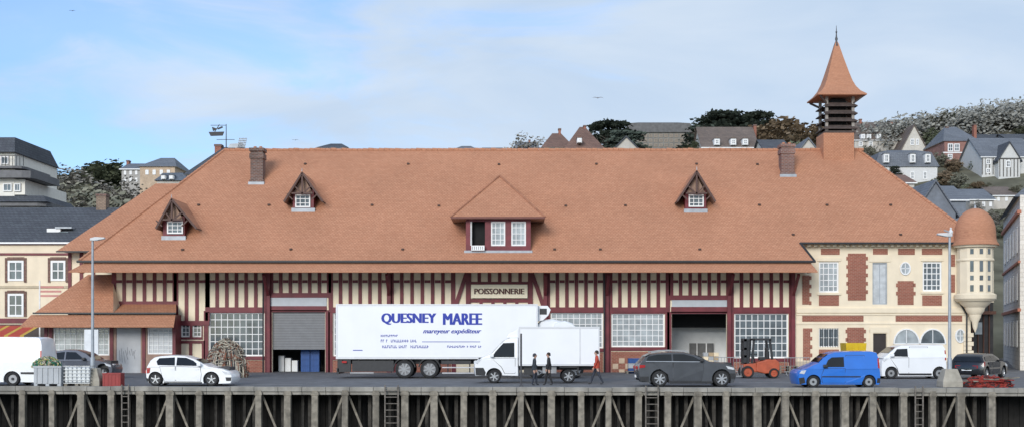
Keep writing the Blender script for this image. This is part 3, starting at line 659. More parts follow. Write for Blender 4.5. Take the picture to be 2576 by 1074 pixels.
vehicle('delivery_van','large white high-roof panel van parked with rear doors to the quay','van',57.,2.0,
 [(-236,955),(-240,930),(-230,915),(-180,905),(-100,903),(108,903),(111,930),(111,958),(104,961)],
 [(-232,918),(-180,895),(-140,858),(-125,850),(-60,847),(0,846),(91,847),(100,850),(105,861),(110,905)],906,.15,960,[(-190,954,18),(30,954,18)],wpaint,
 [[(-165,903),(-145,868),(-100,866),(-100,903)]],[[(-170,908),(-98,908),(-98,955),(-165,955)],[(-90,856),(-10,856),(-10,955),(-90,955)]],[1],
 heads=[[(-235,925),(-225,915),(-210,915),(-220,930)]],tails=[[(103,880),(108,882),(110,925),(104,925)]],trims=[[(52,935),(108,935),(108,940),(52,940)],[(94,952),(111,952),(110,961),(94,961)]],rim=black,spokes=0,dk=steel)
vehicle('parked_car','dark blue-grey hatchback parked beside stacked plastic containers','car',66.,1.8,
 [(108,935),(106,920),(110,907),(150,904),(240,904),(268,909),(284,917),(287,930),(283,940)],
 [(110,907),(118,892),(135,882),(160,878),(190,879),(212,887),(238,905)],905,.22,940,[(140,931,14.5),(258,931,14.5)],silverp,
 [[(122,902),(130,888),(160,884),(160,903)],[(164,903),(164,884),(188,885),(212,903)]],[[(130,907),(160,907),(160,935),(150,935)],[(164,907),(218,907),(222,935),(164,935)]],[0,5],
 heads=[[(262,912),(282,917),(282,922),(268,919)]],tails=[[(108,910),(120,909),(118,918),(108,919)]],group='cars parked on the quay')
vehicle('parked_car','small black car parked at an angle showing its rear','car',66.5,1.75,
 [(2392,938),(2389,920),(2395,908),(2427,906),(2527,907),(2555,912),(2567,922),(2569,936),(2563,942)],
 [(2394,909),(2401,896),(2415,889),(2447,887),(2482,888),(2505,896),(2529,908)],908,.2,941,[(2419,936,14.5),(2539,936,14.5)],blackp,
 [[(2409,906),(2415,896),(2449,893),(2449,906)],[(2453,906),(2453,893),(2481,894),(2507,907)]],[[(2427,910),(2449,910),(2449,938),(2437,938)],[(2453,910),(2511,910),(2511,938),(2453,938)]],[0,5],
 heads=[[(2545,913),(2563,918),(2563,923),(2549,920)]],tails=[[(2392,908),(2401,908),(2401,918),(2391,919)]],rot=50,group='cars parked on the quay')
# ---- semi trailer
D=66.9
T=root('semi_trailer','long white refrigerated semi-trailer with blue lettering parked by the hall','lorry trailer',(X(1090,D),D+1.25,0))
t=MB();t.box(X(846,D),X(1352,D),D,D+2.5,Z(900,D),Z(766,D),wpanel);bodyT=t.obj('cargo_box',T,bevel=.05)
t=MB()
for a,b,c,d in((845,1353,896,902),(845,1353,764,768),(845,849,768,896),(1349,1353,768,896)):
    t.box(X(a,D),X(b,D),D-.02,D+.3,Z(d,D),Z(c,D),mat('alu_rail',(.62,.63,.65),.45,.05,metal=.2))
t.obj('side_rail',bodyT)
text('lettering','QUESNEY',959,1098,787,816,D-.004,bluetxt,bodyT,.006,bold=.04);text('lettering','MAREE',1114,1213,787,816,D-.004,bluetxt,bodyT,.006,bold=.04)
text('lettering','mareyeur expéditeur',1064,1211,826,841,D-.004,bluetxt,bodyT,.006,shear=.35,bold=.012)
random.seed(5)
def marks(a,b,y0,y1):
    x=a;t=MB()
    while x<b:
        w=random.uniform(3,4.2)
        if random.random()<.93:
            t.box(X(x,D),X(x+w*.33,D),D-.01,D-.002,Z(y1,D),Z(y0,D),bluetxt);yy=random.choice((y0,y1-2,(y0+y1)/2-1));t.box(X(x+w*.33,D),X(x+w*.85,D),D-.0095,D-.002,Z(yy+2,D),Z(yy,D),bluetxt)
        x+=w+.6
    t.obj('small_print',bodyT)
for q in((958,1001,841,846.5),(958,1048,853,860),(958,1082,867.5,874.5),(1125,1210,868,873.5)):marks(*q)
MB().box(X(1062,D),X(1208,D),D-.008,D-.002,Z(859.5,D),Z(858,D),bluetxt).obj('stripe',bodyT);MB().box(X(888,D),X(912,D),D-.008,D-.002,Z(881,D),Z(879,D),bluetxt).obj('stripe',bodyT)
t=MB();t.prism([(X(1352,D),Z(768,D)),(X(1378,D),Z(768,D)),(X(1386,D),Z(778,D)),(X(1380,D),Z(792,D)),(X(1366,D),Z(805,D)),(X(1352,D),Z(808,D))],D+.3,D+2.2,wpanel);t.box(X(1358,D),X(1376,D),D+.28,D+.3,Z(790,D),Z(775,D),black);t.obj('refrigeration_unit',T,bevel=.04)
t=MB();t.box(X(850,D),X(1345,D),D+.5,D+.7,Z(915,D),Z(900,D),black);t.box(X(850,D),X(1345,D),D+1.8,D+2.0,Z(915,D),Z(900,D),black)
for x in range(860,1340,40):t.box(X(x,D),X(x+3,D),D+.1,D+2.4,Z(908,D),Z(900,D),black)
t.box(X(848,D),X(882,D),D+.1,D+.3,Z(935,D),Z(902,D),black);t.box(X(885,D),X(990,D),D+.1,D+.6,Z(934,D),Z(906,D),black);t.box(X(880,D),X(940,D),D+.05,D+.1,Z(939,D),Z(935,D),steel)
t.box(X(1110,D),X(1185,D),D+.05,D+.5,Z(915,D),Z(906,D),black)
for z in(922,936):t.box(X(1112,D),X(1195,D),D+.05,D+.1,Z(z+3,D),Z(z,D),mat('alu',(.5,.5,.52),.4,metal=.4))
for x in(1125,1180):t.box(X(x,D),X(x+3,D),D+.1,D+.14,Z(938,D),Z(900,D),black)
t.box(X(846,D),X(852,D),D+.1,D+2.4,Z(940,D),Z(925,D),black)
t.obj('underframe',T,bevel=.01)
for x in(1017,1080):
    t=MB()
    pts=[(X(x,D)+.60*math.cos(R(a)),.5+.60*math.sin(R(a))) for a in range(10,171,16)];pi=[(X(x,D)+.55*math.cos(R(a)),.5+.55*math.sin(R(a))) for a in range(170,9,-16)]
    t.prism(pts+pi,D+.03,D+.5,black);t.obj('mudguard',T)
    for sg_,yo in((-1,D+.06),(1,D+2.44)):wheel(T,X(x,D),yo,.49,.4,sg_,rim=steel,spokes=8,dk=mat('hub',(.2,.2,.21),.5,metal=.4))
t=MB();t.box(X(1290,D),X(1296,D),D+.3,D+.45,0.05,Z(905,D),black);t.box(X(1286,D),X(1300,D),D+.25,D+.5,0,.06,black);t.obj('landing_leg',T)
t=MB();t.box(X(860,D),X(872,D),D-.01,D+.0,Z(912,D),Z(907,D),redl);t.obj('marker_light',T)
D2=67.
TR=root('truck_tractor','white lorry tractor unit coupled to the refrigerated trailer','lorry',(X(1420,D2),D2+1.2,0))
t=MB();P=[(1392,920),(1388,870),(1388,832),(1396,812),(1420,806),(1440,812),(1462,835),(1470,860),(1472,925)]
t.rings([[(X(p[0],D2),y,Z(p[1]+q,D2)) for p in P] for y,q in((D2,4),(D2+.1,0),(D2+2.3,0),(D2+2.4,4))],wpaint);cb=t.obj('cab',TR,smooth=40)
t=MB();P=[(1340,828),(1345,812),(1358,803),(1385,800),(1410,806),(1422,822),(1422,832)]
t.rings([[(X(p[0]+6,D2),y,Z(p[1]+q+1,D2)) for p in P] for y,q in((D2+.2,6),(D2+.4,0),(D2+2.0,0),(D2+2.2,6))],wpaint);t.obj('roof_fairing',cb,smooth=40)
t=MB();t.box(X(1410,D2),X(1450,D2),D2-.01,D2+.0,Z(862,D2),Z(838,D2),darkglass);t.obj('window',cb)
t=MB();t.box(X(1330,D2),X(1470,D2),D2+.6,D2+1.8,.5,.95,black);t.obj('chassis',TR)
for x in(1350,1445):
    for sg_,yo in((-1,D2+.05),(1,D2+2.35)):wheel(TR,X(x,D2),yo,.5,.32,sg_,rim=steel,spokes=8)
D=60.3
V=vehicle('box_truck','white refrigerated box lorry with its cab in front of the trailer','lorry',D,2.0,
 [(1194,944),(1190,930),(1192,912),(1202,903),(1222,897),(1290,896),(1306,896),(1308,925),(1308,944)],
 [(1200,905),(1218,895),(1236,888),(1256,866),(1270,853),(1284,848),(1307,848),(1307,898)],897,.12,943,[(1243,945,17)],wpaint,
 [[(1238,897),(1246,884),(1266,862),(1294,861),(1294,897)]],[[(1238,901),(1296,900),(1296,938),(1270,938),(1262,922)]],[2,3],heads=[[(1193,912),(1202,904),(1212,902),(1200,915)]],
 trims=[[(1191,924),(1216,924),(1222,936),(1220,943),(1194,943)]],rim=chrome,spokes=6)
bx=MB();bx.box(X(1306,D),X(1507,D),D-.08,D+2.12,Z(917,D),Z(823,D),wpanel)
bb=bx.obj('cargo_box',V,bevel=.03)
t=MB()
for a,b,c,d in((1305,1508,914,919),(1305,1508,821,825),(1457,1460,825,914),(1505,1508,825,914),(1305,1308,825,914)):t.box(X(a,D),X(b,D),D-.1,D-.075,Z(d,D),Z(c,D),MATS['alu_rail'])
t.obj('side_rail',bb)
t=MB();t.box(X(1308,D),X(1500,D),D+.5,D+.65,Z(930,D),Z(918,D),black);t.box(X(1308,D),X(1500,D),D+1.4,D+1.55,Z(930,D),Z(918,D),black);t.box(X(1318,D),X(1350,D),D+.15,D+.5,Z(942,D),Z(920,D),black);t.box(X(1365,D),X(1400,D),D+.1,D+.4,Z(938,D),Z(920,D),steel)
t.box(X(1452,D),X(1505,D),D+.05,D+.12,Z(944,D),Z(938,D),black);t.box(X(1452,D),X(1456,D),D+.05,D+.12,Z(940,D),Z(918,D),black)
t.box(X(1408,D),X(1452,D),D+.0,D+.4,Z(924,D),Z(919,D),black)
t.obj('underframe',V)
for sg_,yo in((-1,D+.0),(1,D+2.0)):wheel(V,X(1430,D),yo,.33,.35,sg_,rim=chrome,spokes=6)
t=MB();t.prism([(X(1272,D),Z(849,D)),(X(1280,D),Z(838,D)),(X(1304,D),Z(826,D)),(X(1304,D),Z(849,D))],D+.3,D+1.7,wpaint);t.obj('wind_deflector',V,bevel=.04)
# ---- forklift
D=67.;fx=lambda p:X(p,D)
K=root('forklift','orange forklift truck with black mast and overhead guard','forklift',(fx(1920),D+.6,0))
t=MB();t.prism([(fx(1905),.35),(fx(1905),.85),(fx(1925),.95),(fx(1930),1.0),(fx(1952),1.0),(fx(1962),.85),(fx(1963),.45),(fx(1955),.3),(fx(1925),.25)],D+.1,D+1.2,orange);t.obj('body',K,bevel=.05)
t=MB();t.prism([(fx(1872),.3),(fx(1872),.75),(fx(1905),.8),(fx(1908),.35)],D+.15,D+1.15,orange);t.obj('front_body',K,bevel=.04)
t=MB();t.box(fx(1915),fx(1932),D+.4,D+.9,.95,1.12,black);t.box(fx(1932),fx(1937),D+.4,D+.9,1.0,1.6,black);t.obj('seat',K,bevel=.03)
t=MB()
for y in(D+.15,D+1.15):
    t.beam((fx(1893),y,.8),(fx(1898),y,2.05),.11,black);t.beam((fx(1944),y,1.0),(fx(1938),y,2.05),.11,black);t.beam((fx(1896),y,2.05),(fx(1942),y,2.05),.11,black)
for i in range(6):t.beam((fx(1898+i*8),D+.15,2.06),(fx(1898+i*8),D+1.15,2.06),.05,black)
t.obj('overhead_guard',K)
t=MB()
for y in(D+.25,D+.95):t.box(fx(1873),fx(1881),y,y+.14,.1,2.1,black);t.box(fx(1882),fx(1888),y+.02,y+.1,.1,2.0,black)
for z in(.3,.7,1.1,1.5,1.95):t.box(fx(1874),fx(1887),D+.25,D+1.1,z,z+.12,black)
t.obj('mast',K)
t=MB()
for y in(D+.35,D+.85):t.box(fx(1840),fx(1876),y,y+.12,.08,.13,steel);t.box(fx(1871),fx(1873),y,y+.12,.08,.7,steel)
t.obj('fork',K)
t=MB();t.cyl((fx(1905),D+.6,.8),(fx(1900),D+.6,1.25),.03,.03,black);t.lathe([(.17,0),(.19,.02),(.17,.04)],(fx(1902),D+.6,1.25),black,14);t.obj('steering_wheel',K)
for x,r in((1882,.33),(1948,.27)):
    for sg_,yo in((-1,D+.05),(1,D+1.25)):wheel(K,fx(x),yo,r,.25,sg_,rim=orange,spokes=0,dk=orange)
# ------------------------------------------------------------ street lamps
def lamp(px,D,ytop,by0,bw,basem,label):
    x=X(px,D);l=root('street_lamp',label,'street lamp',(x,D,0),'street lamps on the quay')
    b=MB();zt=Z(by0,D);w=bw*D/F/2
    b.rings([[(x-a,D-a,z),(x+a,D-a,z),(x+a,D+a,z),(x-a,D+a,z)] for a,z in((w,0),(w,.25),(w*.62,zt),(w*.6,zt+.02))],basem);b.obj('base',l,bevel=.03)
    p=MB();zz=Z(ytop,D);p.cyl((x,D,.5),(x,D,zz),.075,.05,zinc,12);p.cyl((x,D,zt),(x,D,zt+.5),.1,.1,zinc,12);p.obj('pole',l,smooth=40)
    h=MB();sg=1 if px<1000 else -1
    h.rings([[(x-sg*.1,D-.09,zz-.05),(x-sg*.1,D+.09,zz-.05),(x-sg*.1,D+.09,zz+.06),(x-sg*.1,D-.09,zz+.06)],[(x+sg*.15,D-.13,zz-.06),(x+sg*.15,D+.13,zz-.06),(x+sg*.15,D+.13,zz+.11),(x+sg*.15,D-.13,zz+.11)],[(x+sg*.55,D-.1,zz+.02),(x+sg*.55,D+.1,zz+.02),(x+sg*.55,D+.1,zz+.09),(x+sg*.55,D-.1,zz+.09)]],mat('lamp_head',(.6,.6,.6),.5));h.obj('lamp_head',l,bevel=.02)
    return l
lamp(233,57.2,602,926,50,concrete,'grey steel street lamp on a tapered beige concrete block')
lamp(2389,56.,592,928,50,concrete,'grey steel street lamp on a tapered concrete block')
g=MB();x=X(2389,56);g.lathe([(.03,0),(.09,.06),(.1,.14),(.04,.22),(.05,.28),(.01,.32)],(x+.05,56,Z(590,56)),mat('gull_white',(.7,.7,.7),.8),8,cap=True);g.beam((x-.05,56,Z(590,56)+.12),(x-.25,56,Z(590,56)+.2),.06,mat('gull_grey',(.3,.3,.32),.8));g.obj('seagull',loc=(x,56,Z(590,56)),label='white seagull perched on a street lamp',category='bird')
x=X(1311,56.5);g=MB();g.cyl((x,56.5,0),(x,56.5,Z(838,56.5)),.045,.04,mat('pole_dark',(.06,.06,.065),.5),8);g.lathe([(.12,0),(.1,.03),(.05,.1)],(x,56.5,0),MATS['pole_dark'],10);g.obj('pole',loc=(x,56.5,0),label='thin dark metal pole standing on the quay',category='pole')
# ------------------------------------------------------------ clutter
random.seed(11)
netg=mat('net_green',(.03,.18,.11),.9,.5,8);nety=mat('net_yellow',(.45,.42,.16),.9,.4,8);netb=mat('net_beige',(.46,.42,.34),.95,.4,8);netr=mat('net_red',(.30,.04,.03),.9,.4,8);netd=mat('net_dark',(.045,.045,.05),.95,.5,8);netm=mat('net_mid',(.15,.13,.105),.95,.6,5)
def pile(name,label,cat,cx,D,w,h,dp,cols,n=260,zb=0,rs=.18,drape=0):
    m=MB();x=X(cx,D)
    rs_=[]
    nn=18
    for j in range(7):
        a=j/6*math.pi/2;rr=[]
        for k in range(nn):
            t=2*math.pi*k/nn;q=math.cos(a)*.9+.02;d=1+.4*noise.noise((math.cos(t)*1.7+cx,math.sin(t)*1.7,j*.6))
            rr.append((x+w/2*q*d*math.cos(t),D+dp/2*q*d*math.sin(t),zb+h*.85*math.sin(a)*d))
        rs_.append(rr)
    m.rings(rs_,netm if netb in cols else cols[0])
    for i in range(n):
        a=random.uniform(0,math.pi/2);t=random.uniform(0,2*math.pi);q=math.cos(a)*.95
        c=Vector((x+w/2*q*math.cos(t),D+dp/2*q*math.sin(t),zb+h*.88*math.sin(a)+.03));M=Matrix.Rotation(random.uniform(0,6),3,'X')@Matrix.Rotation(random.uniform(0,6),3,'Z')
        r=random.uniform(rs*.5,rs);k=random.randint(4,7);pts=[c+M@Vector((r*math.cos(u/k*5),r*math.sin(u/k*5),random.uniform(-.05,.05))) for u in range(k)]
        pts=[Vector((p.x,p.y,max(zb+.01,p.z))) for p in pts];cm=random.choice(cols)
        for p,q2 in zip(pts,pts[1:]):
            if (p-q2).length>.01:m.cyl(p,q2,.02,.02,cm,4,False)
    for i in range(drape):
        t=random.uniform(math.pi,2*math.pi);a0=random.uniform(.5,1.5);cm=random.choice(cols);dt=random.uniform(-.5,.5);pv=None
        for k in range(8):
            a=max(0,a0-k*.17);tt=t+dt*k/8;q=math.cos(a)*(1+.05*random.random())
            p=Vector((x+w/2*q*math.cos(tt),D+dp/2*q*math.sin(tt),zb+h*.9*math.sin(a)+.02))
            if pv is not None and (p-pv).length>.01:m.cyl(pv,p,.028,.028,cm,5,False)
            pv=p
    return m.obj(name,loc=(x,D,zb),label=label,category=cat,recalc=False)
pile('fishing_net_pile','heap of beige and brown fishing nets on the quay','fishing nets',570,68.5,2.1,2.1,1.5,[netb,netd,netb,netm,mat('net_rust',(.25,.1,.06),.9)],520,rs=.28,drape=110)
pile('fishing_net_pile','low heap of dark fishing gear behind the white car','fishing nets',480,69.,1.7,1.1,1.2,[netd,netb],150)
pile('fishing_net_pile','dark red fishing nets and floats heaped by the lamp base','fishing nets',2480,56.,2.3,.38,1.2,[netr,netd,netr],260)
g=MB()
for i in range(9):
    x=X(2430+i*13,55.8);z=.33+random.uniform(-.05,.05);g.beam((x-.3,55.3,z),(x+.4,55.5,z+random.uniform(-.06,.1)),.05,netr if i%2 else wood)
g.obj('wooden_stakes',loc=(X(2480,55.5),55.4,0),label='loose red stakes lying over dark nets',category='stakes')
def tub(px0,px1,pt,D,m,label,dp=1.0,name='plastic_container'):
    x0,x1,z=X(px0,D),X(px1,D),Z(pt,D);t=MB();e=.03
    for a,b,c,d in((x0,x1,D,D+.05),(x0,x1,D+dp-.05,D+dp),(x0,x0+.05,D+.05,D+dp-.05),(x1-.05,x1,D+.05,D+dp-.05)):t.box(a,b,c,d,.12,z,m)
    t.box(x0+.05,x1-.05,D+.05,D+dp-.05,.12,.18,m);t.box(x0-.03,x1+.03,D-.03,D+.0,z-.08,z+.01,m)
    for k in range(5):xx=x0+(x1-x0)*(k+.5)/5;t.box(xx-.03,xx+.03,D-.035,D,.15,z-.08,m)
    for k in(0,.5,1):xx=x0+.08+(x1-x0-.16)*k;t.box(xx-.08,xx+.08,D,D+dp,0,.12,m)
    return t.obj(name,loc=((x0+x1)/2,D+dp/2,0),label=label,category='container',bevel=.01)
gp=mat('grey_plastic',(.42,.44,.46),.6,.08,2,stain=.2)
tub(85,153,920,56.4,gp,'grey plastic fish tub full of green nets')
pile('fishing_net_pile','green and yellow nets heaped in a grey tub','fishing nets',118,56.9,1.15,.42,.9,[netm,netg,nety,netb,netg,netb],260,zb=Z(925,56.4),rs=.14,drape=30)
D=56.6
t=MB();x0,x1=X(159,D),X(226,D);z1=Z(920,D)
t.box(x0+.04,x1-.04,D+.04,D+.96,.16,z1-.05,mat('ibc_white',(.62,.65,.66),.35,.06));I=root('tank_container','white plastic liquid tank in a galvanised cage','tank',((x0+x1)/2,D+.5,0))
t.cyl(((x0+x1)/2,D+.5,z1-.05),((x0+x1)/2,D+.5,z1+.03),.12,.12,black,12);t.obj('tank',I,bevel=.06)
t=MB()
for k in range(7):
    xx=x0+(x1-x0)*k/6;t.cyl((xx,D,.12),(xx,D,z1),.014,.014,chrome,5);t.cyl((xx,D+1,.12),(xx,D+1,z1),.014,.014,chrome,5)
for k in range(6):
    z=.14+(z1-.14)*k/5;t.beam((x0,D,z),(x1,D,z),.028,chrome);t.beam((x0,D,z),(x0,D+1,z),.028,chrome);t.beam((x1,D,z),(x1,D+1,z),.028,chrome)
t.obj('cage',I)
t=MB()
for k in range(3):xx=x0+.1+(x1-x0-.2)*k/2;t.box(xx-.07,xx+.07,D,D+1,0,.12,wood)
t.obj('pallet',I)
def crate(px0,px1,pt,pb,D,m,label,cat='crate',zb=0,dp=.6,grp='crates on the quay'):
    x0,x1=X(px0,D),X(px1,D);z=zb+(pb-pt)*D/F;t=MB();
    for a,b,c,d in((x0,x1,D,D+.03),(x0,x1,D+dp-.03,D+dp),(x0,x0+.03,D+.03,D+dp-.03),(x1-.03,x1,D+.03,D+dp-.03)):t.box(a,b,c,d,zb+.03,z,m)
    t.box(x0,x1,D,D+dp,zb,zb+.03,m)
    t.box(x0-.015,x1+.015,D-.02,D-.0,z-.05,z,m);n=5
    for k in range(n):xx=x0+(x1-x0)*(k+.5)/n;t.box(xx-.012,xx+.012,D-.015,D,zb+.02,z-.05,m)
    return t.obj('crate',loc=((x0+x1)/2,D+dp/2,zb),label=label,category=cat,group=grp)
redp=mat('red_plastic',(.27,.02,.018),.5,.15)
bluepl=mat('blue_plastic',(.012,.07,.25),.5,.15)
crate(258,303,938,971,56.8,redp,'red plastic fish crate beside the lamp base')
for r in range(4):
    for c in range(2):crate(757+c*24,779+c*24,0,15,78.8,bluepl,'blue plastic fish crate stacked inside the shutter door',zb=r*.38)
for r in range(3):crate(1581,1611,0,12,76.,bluepl if r!=1 else gp,'blue plastic fish crate stacked below the windows',zb=r*.3)
for r in range(5):
    for c in range(3):crate(1770+c*13,1782+c*13,0,9,79.2,[cream,gp,mat('carton',(.5,.38,.24),.8)][(r+c)%3],'pale cardboard fish box stacked inside the hall','box',zb=r*.24,grp='boxes in the hall')
for i in range(3):
    x0=X(700+i*17,79.2);MB().box(x0,x0+.36,79.2,79.8,0,1.0-.15*i,inw).obj('storage_box',loc=(x0,79.5,0),label='pale storage box standing in the shutter doorway',category='box',bevel=.03)
def pallet(cx,D,n,label):
    x=X(cx,D)
    for k in range(n):
        t=MB();z=k*.15
        for i in range(5):t.box(x-.6,x+.6,D+i*.2,D+i*.2+.12,z+.12,z+.145,wood)
        for i in(-.55,0,.45):t.box(x+i,x+i+.1,D,D+.92,z,z+.12,wood)
        t.obj('pallet',loc=(x,D+.5,z),label=label,category='pallet',group='pallets on the quay')
pallet(1985,75.5,3,'weathered wooden pallet stacked against the hall');pallet(1600,75.,1,'weathered wooden pallet by the windows')
for cx,D in((1830,73.),(2005,72.)):
    x=X(cx,D);t=MB()
    t.beam((x-.7,D,1.0),(x+.7,D,1.0),.04,chrome);t.beam((x-.7,D,.2),(x+.7,D,.2),.04,chrome)
    for k in range(9):t.cyl((x-.7+k*.175,D,.2),(x-.7+k*.175,D,1.0),.012,.012,chrome,5)
    for s_ in(-.6,.6):t.beam((x+s_,D-.25,.02),(x+s_,D+.25,.02),.04,chrome);t.beam((x+s_,D,.02),(x+s_,D,.2),.04,chrome)
    t.obj('barrier',loc=(x,D,0),label='galvanised steel crowd barrier near the open door',category='barrier',group='barriers on the quay')
D=72.;t=MB();yel=mat('yellow_paint',(.62,.42,.01),.5,.1)
x0,x1=X(2128,D),X(2180,D);zt=Z(862,D);t.rings([[(x0+a,D+a,z),(x1-a,D+a,z),(x1-a,D+1.3-a,z),(x0+a,D+1.3-a,z)] for a,z in((.12,.1),(0,zt),(.04,zt),(.14,.2))],yel)
for k in range(4):xx=x0+.1+(x1-x0-.2)*k/3;t.box(xx-.03,xx+.03,D-.02,D+.1,.3,zt-.1,yel)
t.obj('waste_container',loc=((x0+x1)/2,D+.6,0),label='yellow metal container standing by the cream wing wall',category='container')
x=X(240,74.);t=MB();t.box(X(212,74.),X(247,74.),74.,74.06,.9,Z(828,74.),mat('board_white',(.68,.70,.72),.5));t.box(X(214,74),X(217,74),74.,74.05,0,.9,steel);t.box(X(242,74),X(245,74),74.,74.05,0,.9,steel)
t.obj('notice_board',loc=(x,74.,0),label='pale grey notice board on legs before the lean-to',category='sign')
# ------------------------------------------------------------ people
skin=mat('skin',(.45,.27,.2),.6,.05);hairm=mat('hair',(.03,.02,.015),.8)
def person(px,D,h,face,jacket,trouser,stride,label,hood=None,shoe=None):
    x0=X(px,D);f=face;V_=[];E=[];Rr=[]
    def P(p,r,par=None):
        V_.append((x0+f*p[0]*h,D+p[1]*h,p[2]*h));Rr.append(r*h)
        if par is not None:E.append((par,len(V_)-1))
        return len(V_)-1
    pe=P((0,0,.53),.075);wa=P((.0,0,.61),.07,pe);ch=P((.01,0,.72),.085,wa);nb=P((.01,0,.81),.05,ch);nk=P((.02,0,.855),.031,nb);h1=P((.03,0,.895),.045,nk);h2=P((.03,0,.935),.054,h1);h3=P((.022,0,.97),.04,h2)
    P((.088,0,.918),.010,h2)
    for s in(-1,1):
        sh=P((.005,s*.1,.79),.045,ch);a=stride*s*-.6
        el=P((a*.5-.015,s*.125,.64),.033,sh);wr=P((a*.9+.02,s*.12,.50),.02,el);pm=P((a*.95+.03,s*.12,.465),.02,wr)
        for k in range(4):
            q=P((a+.012+k*.012,s*.12,.44),.0055,pm);q2=P((a+.016+k*.012,s*.115,.425-(.004 if k in(1,2) else 0)),.005,q);P((a+.014+k*.011,s*.108,.41-(.006 if k in(1,2) else 0)),.0045,q2)
        q=P((a+.062,s*.11,.455),.006,pm);P((a+.068,s*.105,.44),.005,q)
        hp=P((0,s*.05,.49),.06,pe);b=stride*s
        kn=P((b*.55+.03,s*.052,.28),.042,hp);an=P((b*1.15,s*.05,.05),.026,kn);to=P((b*1.15+.045,s*.052,.022),.024,an);P((b*1.15+.09,s*.055,.018),.018,to)
    me=bpy.data.meshes.new('p');me.from_pydata(V_,E,[]);o=bpy.data.objects.new('p',me);COL.objects.link(o)
    o.modifiers.new('s','SKIN');sv=me.skin_vertices[0].data
    for i,r in enumerate(Rr):sv[i].radius=(r,r*(1.15 if i in(1,2) else 1));sv[i].use_root=(i==0)
    ss=o.modifiers.new('u','SUBSURF');ss.levels=2;ss.render_levels=2
    dg=bpy.context.evaluated_depsgraph_get();m2=bpy.data.meshes.new_from_object(o.evaluated_get(dg));bpy.data.objects.remove(o)
    rt=root('person',label,'person',(x0,D,0))
    m2.materials.clear()
    for m in(skin,jacket,trouser,shoe or black,hairm):m2.materials.append(m)
    for p in m2.polygons:
        c=p.center;z=c.z/h;p.use_smooth=True;ax=abs(c.y-D)/h
        if z>.845:p.material_index=0
        elif z>.5:p.material_index=1
        elif ax>.09 and z>.38:p.material_index=0 if z<.485 else 1
        elif z<.045:p.material_index=3
        else:p.material_index=2
    m2.transform(Matrix.Translation(-Vector((x0,D,0))))
    zmin=min(v.co.z for v in m2.vertices);m2.transform(Matrix.Translation((0,0,-zmin)))
    b=bpy.data.objects.new('body',m2);COL.objects.link(b);b.parent=rt
    t=MB()
    hx=x0+f*.018*h;rs=[]
    for j in range(7):
        a=math.pi*j/6*.62;rs.append([(hx-f*.008*h+ .062*h*math.sin(a+.02)*math.cos(u*math.pi/6),D+.058*h*math.sin(a+.02)*math.sin(u*math.pi/6),(.933+.068*math.cos(a))*h-zmin-(.02*h if (math.cos(u*math.pi/6)*f<-.2 and j>4) else 0)+(.018*h if (math.cos(u*math.pi/6)*f>.4 and j>4) else 0)) for u in range(12)])
    t.rings(rs,hood or hairm,cap=True);t.obj('hair' if not hood else 'hood',rt,smooth=60)
    t=MB()
    for s in(-1,1):t.lathe([(.001,-.006*h),(.006*h,0),(.001,.006*h)],(x0+f*.078*h,D+s*.022*h,.93*h-zmin),dark,6)
    t.obj('eyes',rt)
    t=MB();t.rings([[(x0+f*.01*h+a*h*math.cos(u*math.pi/7),D+a*1.25*h*math.sin(u*math.pi/7),z*h) for u in range(14)] for a,z in((.088,.47),(.09,.5),(.083,.56),(.086,.63))],jacket,cap=False);t.obj('jacket_hem',rt,smooth=60)
    return rt
jd=mat('jacket_dark',(.035,.045,.055),.8,.3,10);jb=mat('jacket_black',(.018,.018,.02),.8,.3,10);jr=mat('jacket_red',(.42,.05,.025),.7,.2,8);tr=mat('trousers_dark',(.035,.04,.055),.85,.3,9)
person(1344,58.,1.46,1,jd,tr,.06,'person in a blue-grey jacket and dark trousers on the quay',hood=mat('beanie',(.05,.05,.06),.9))
person(1381,58.2,1.5,-1,jb,jb,.09,'person in a black coat and trousers walking past the lorry',)
person(1502,59.2,1.58,-1,jr,tr,.15,'person in a red jacket striding along the quay')
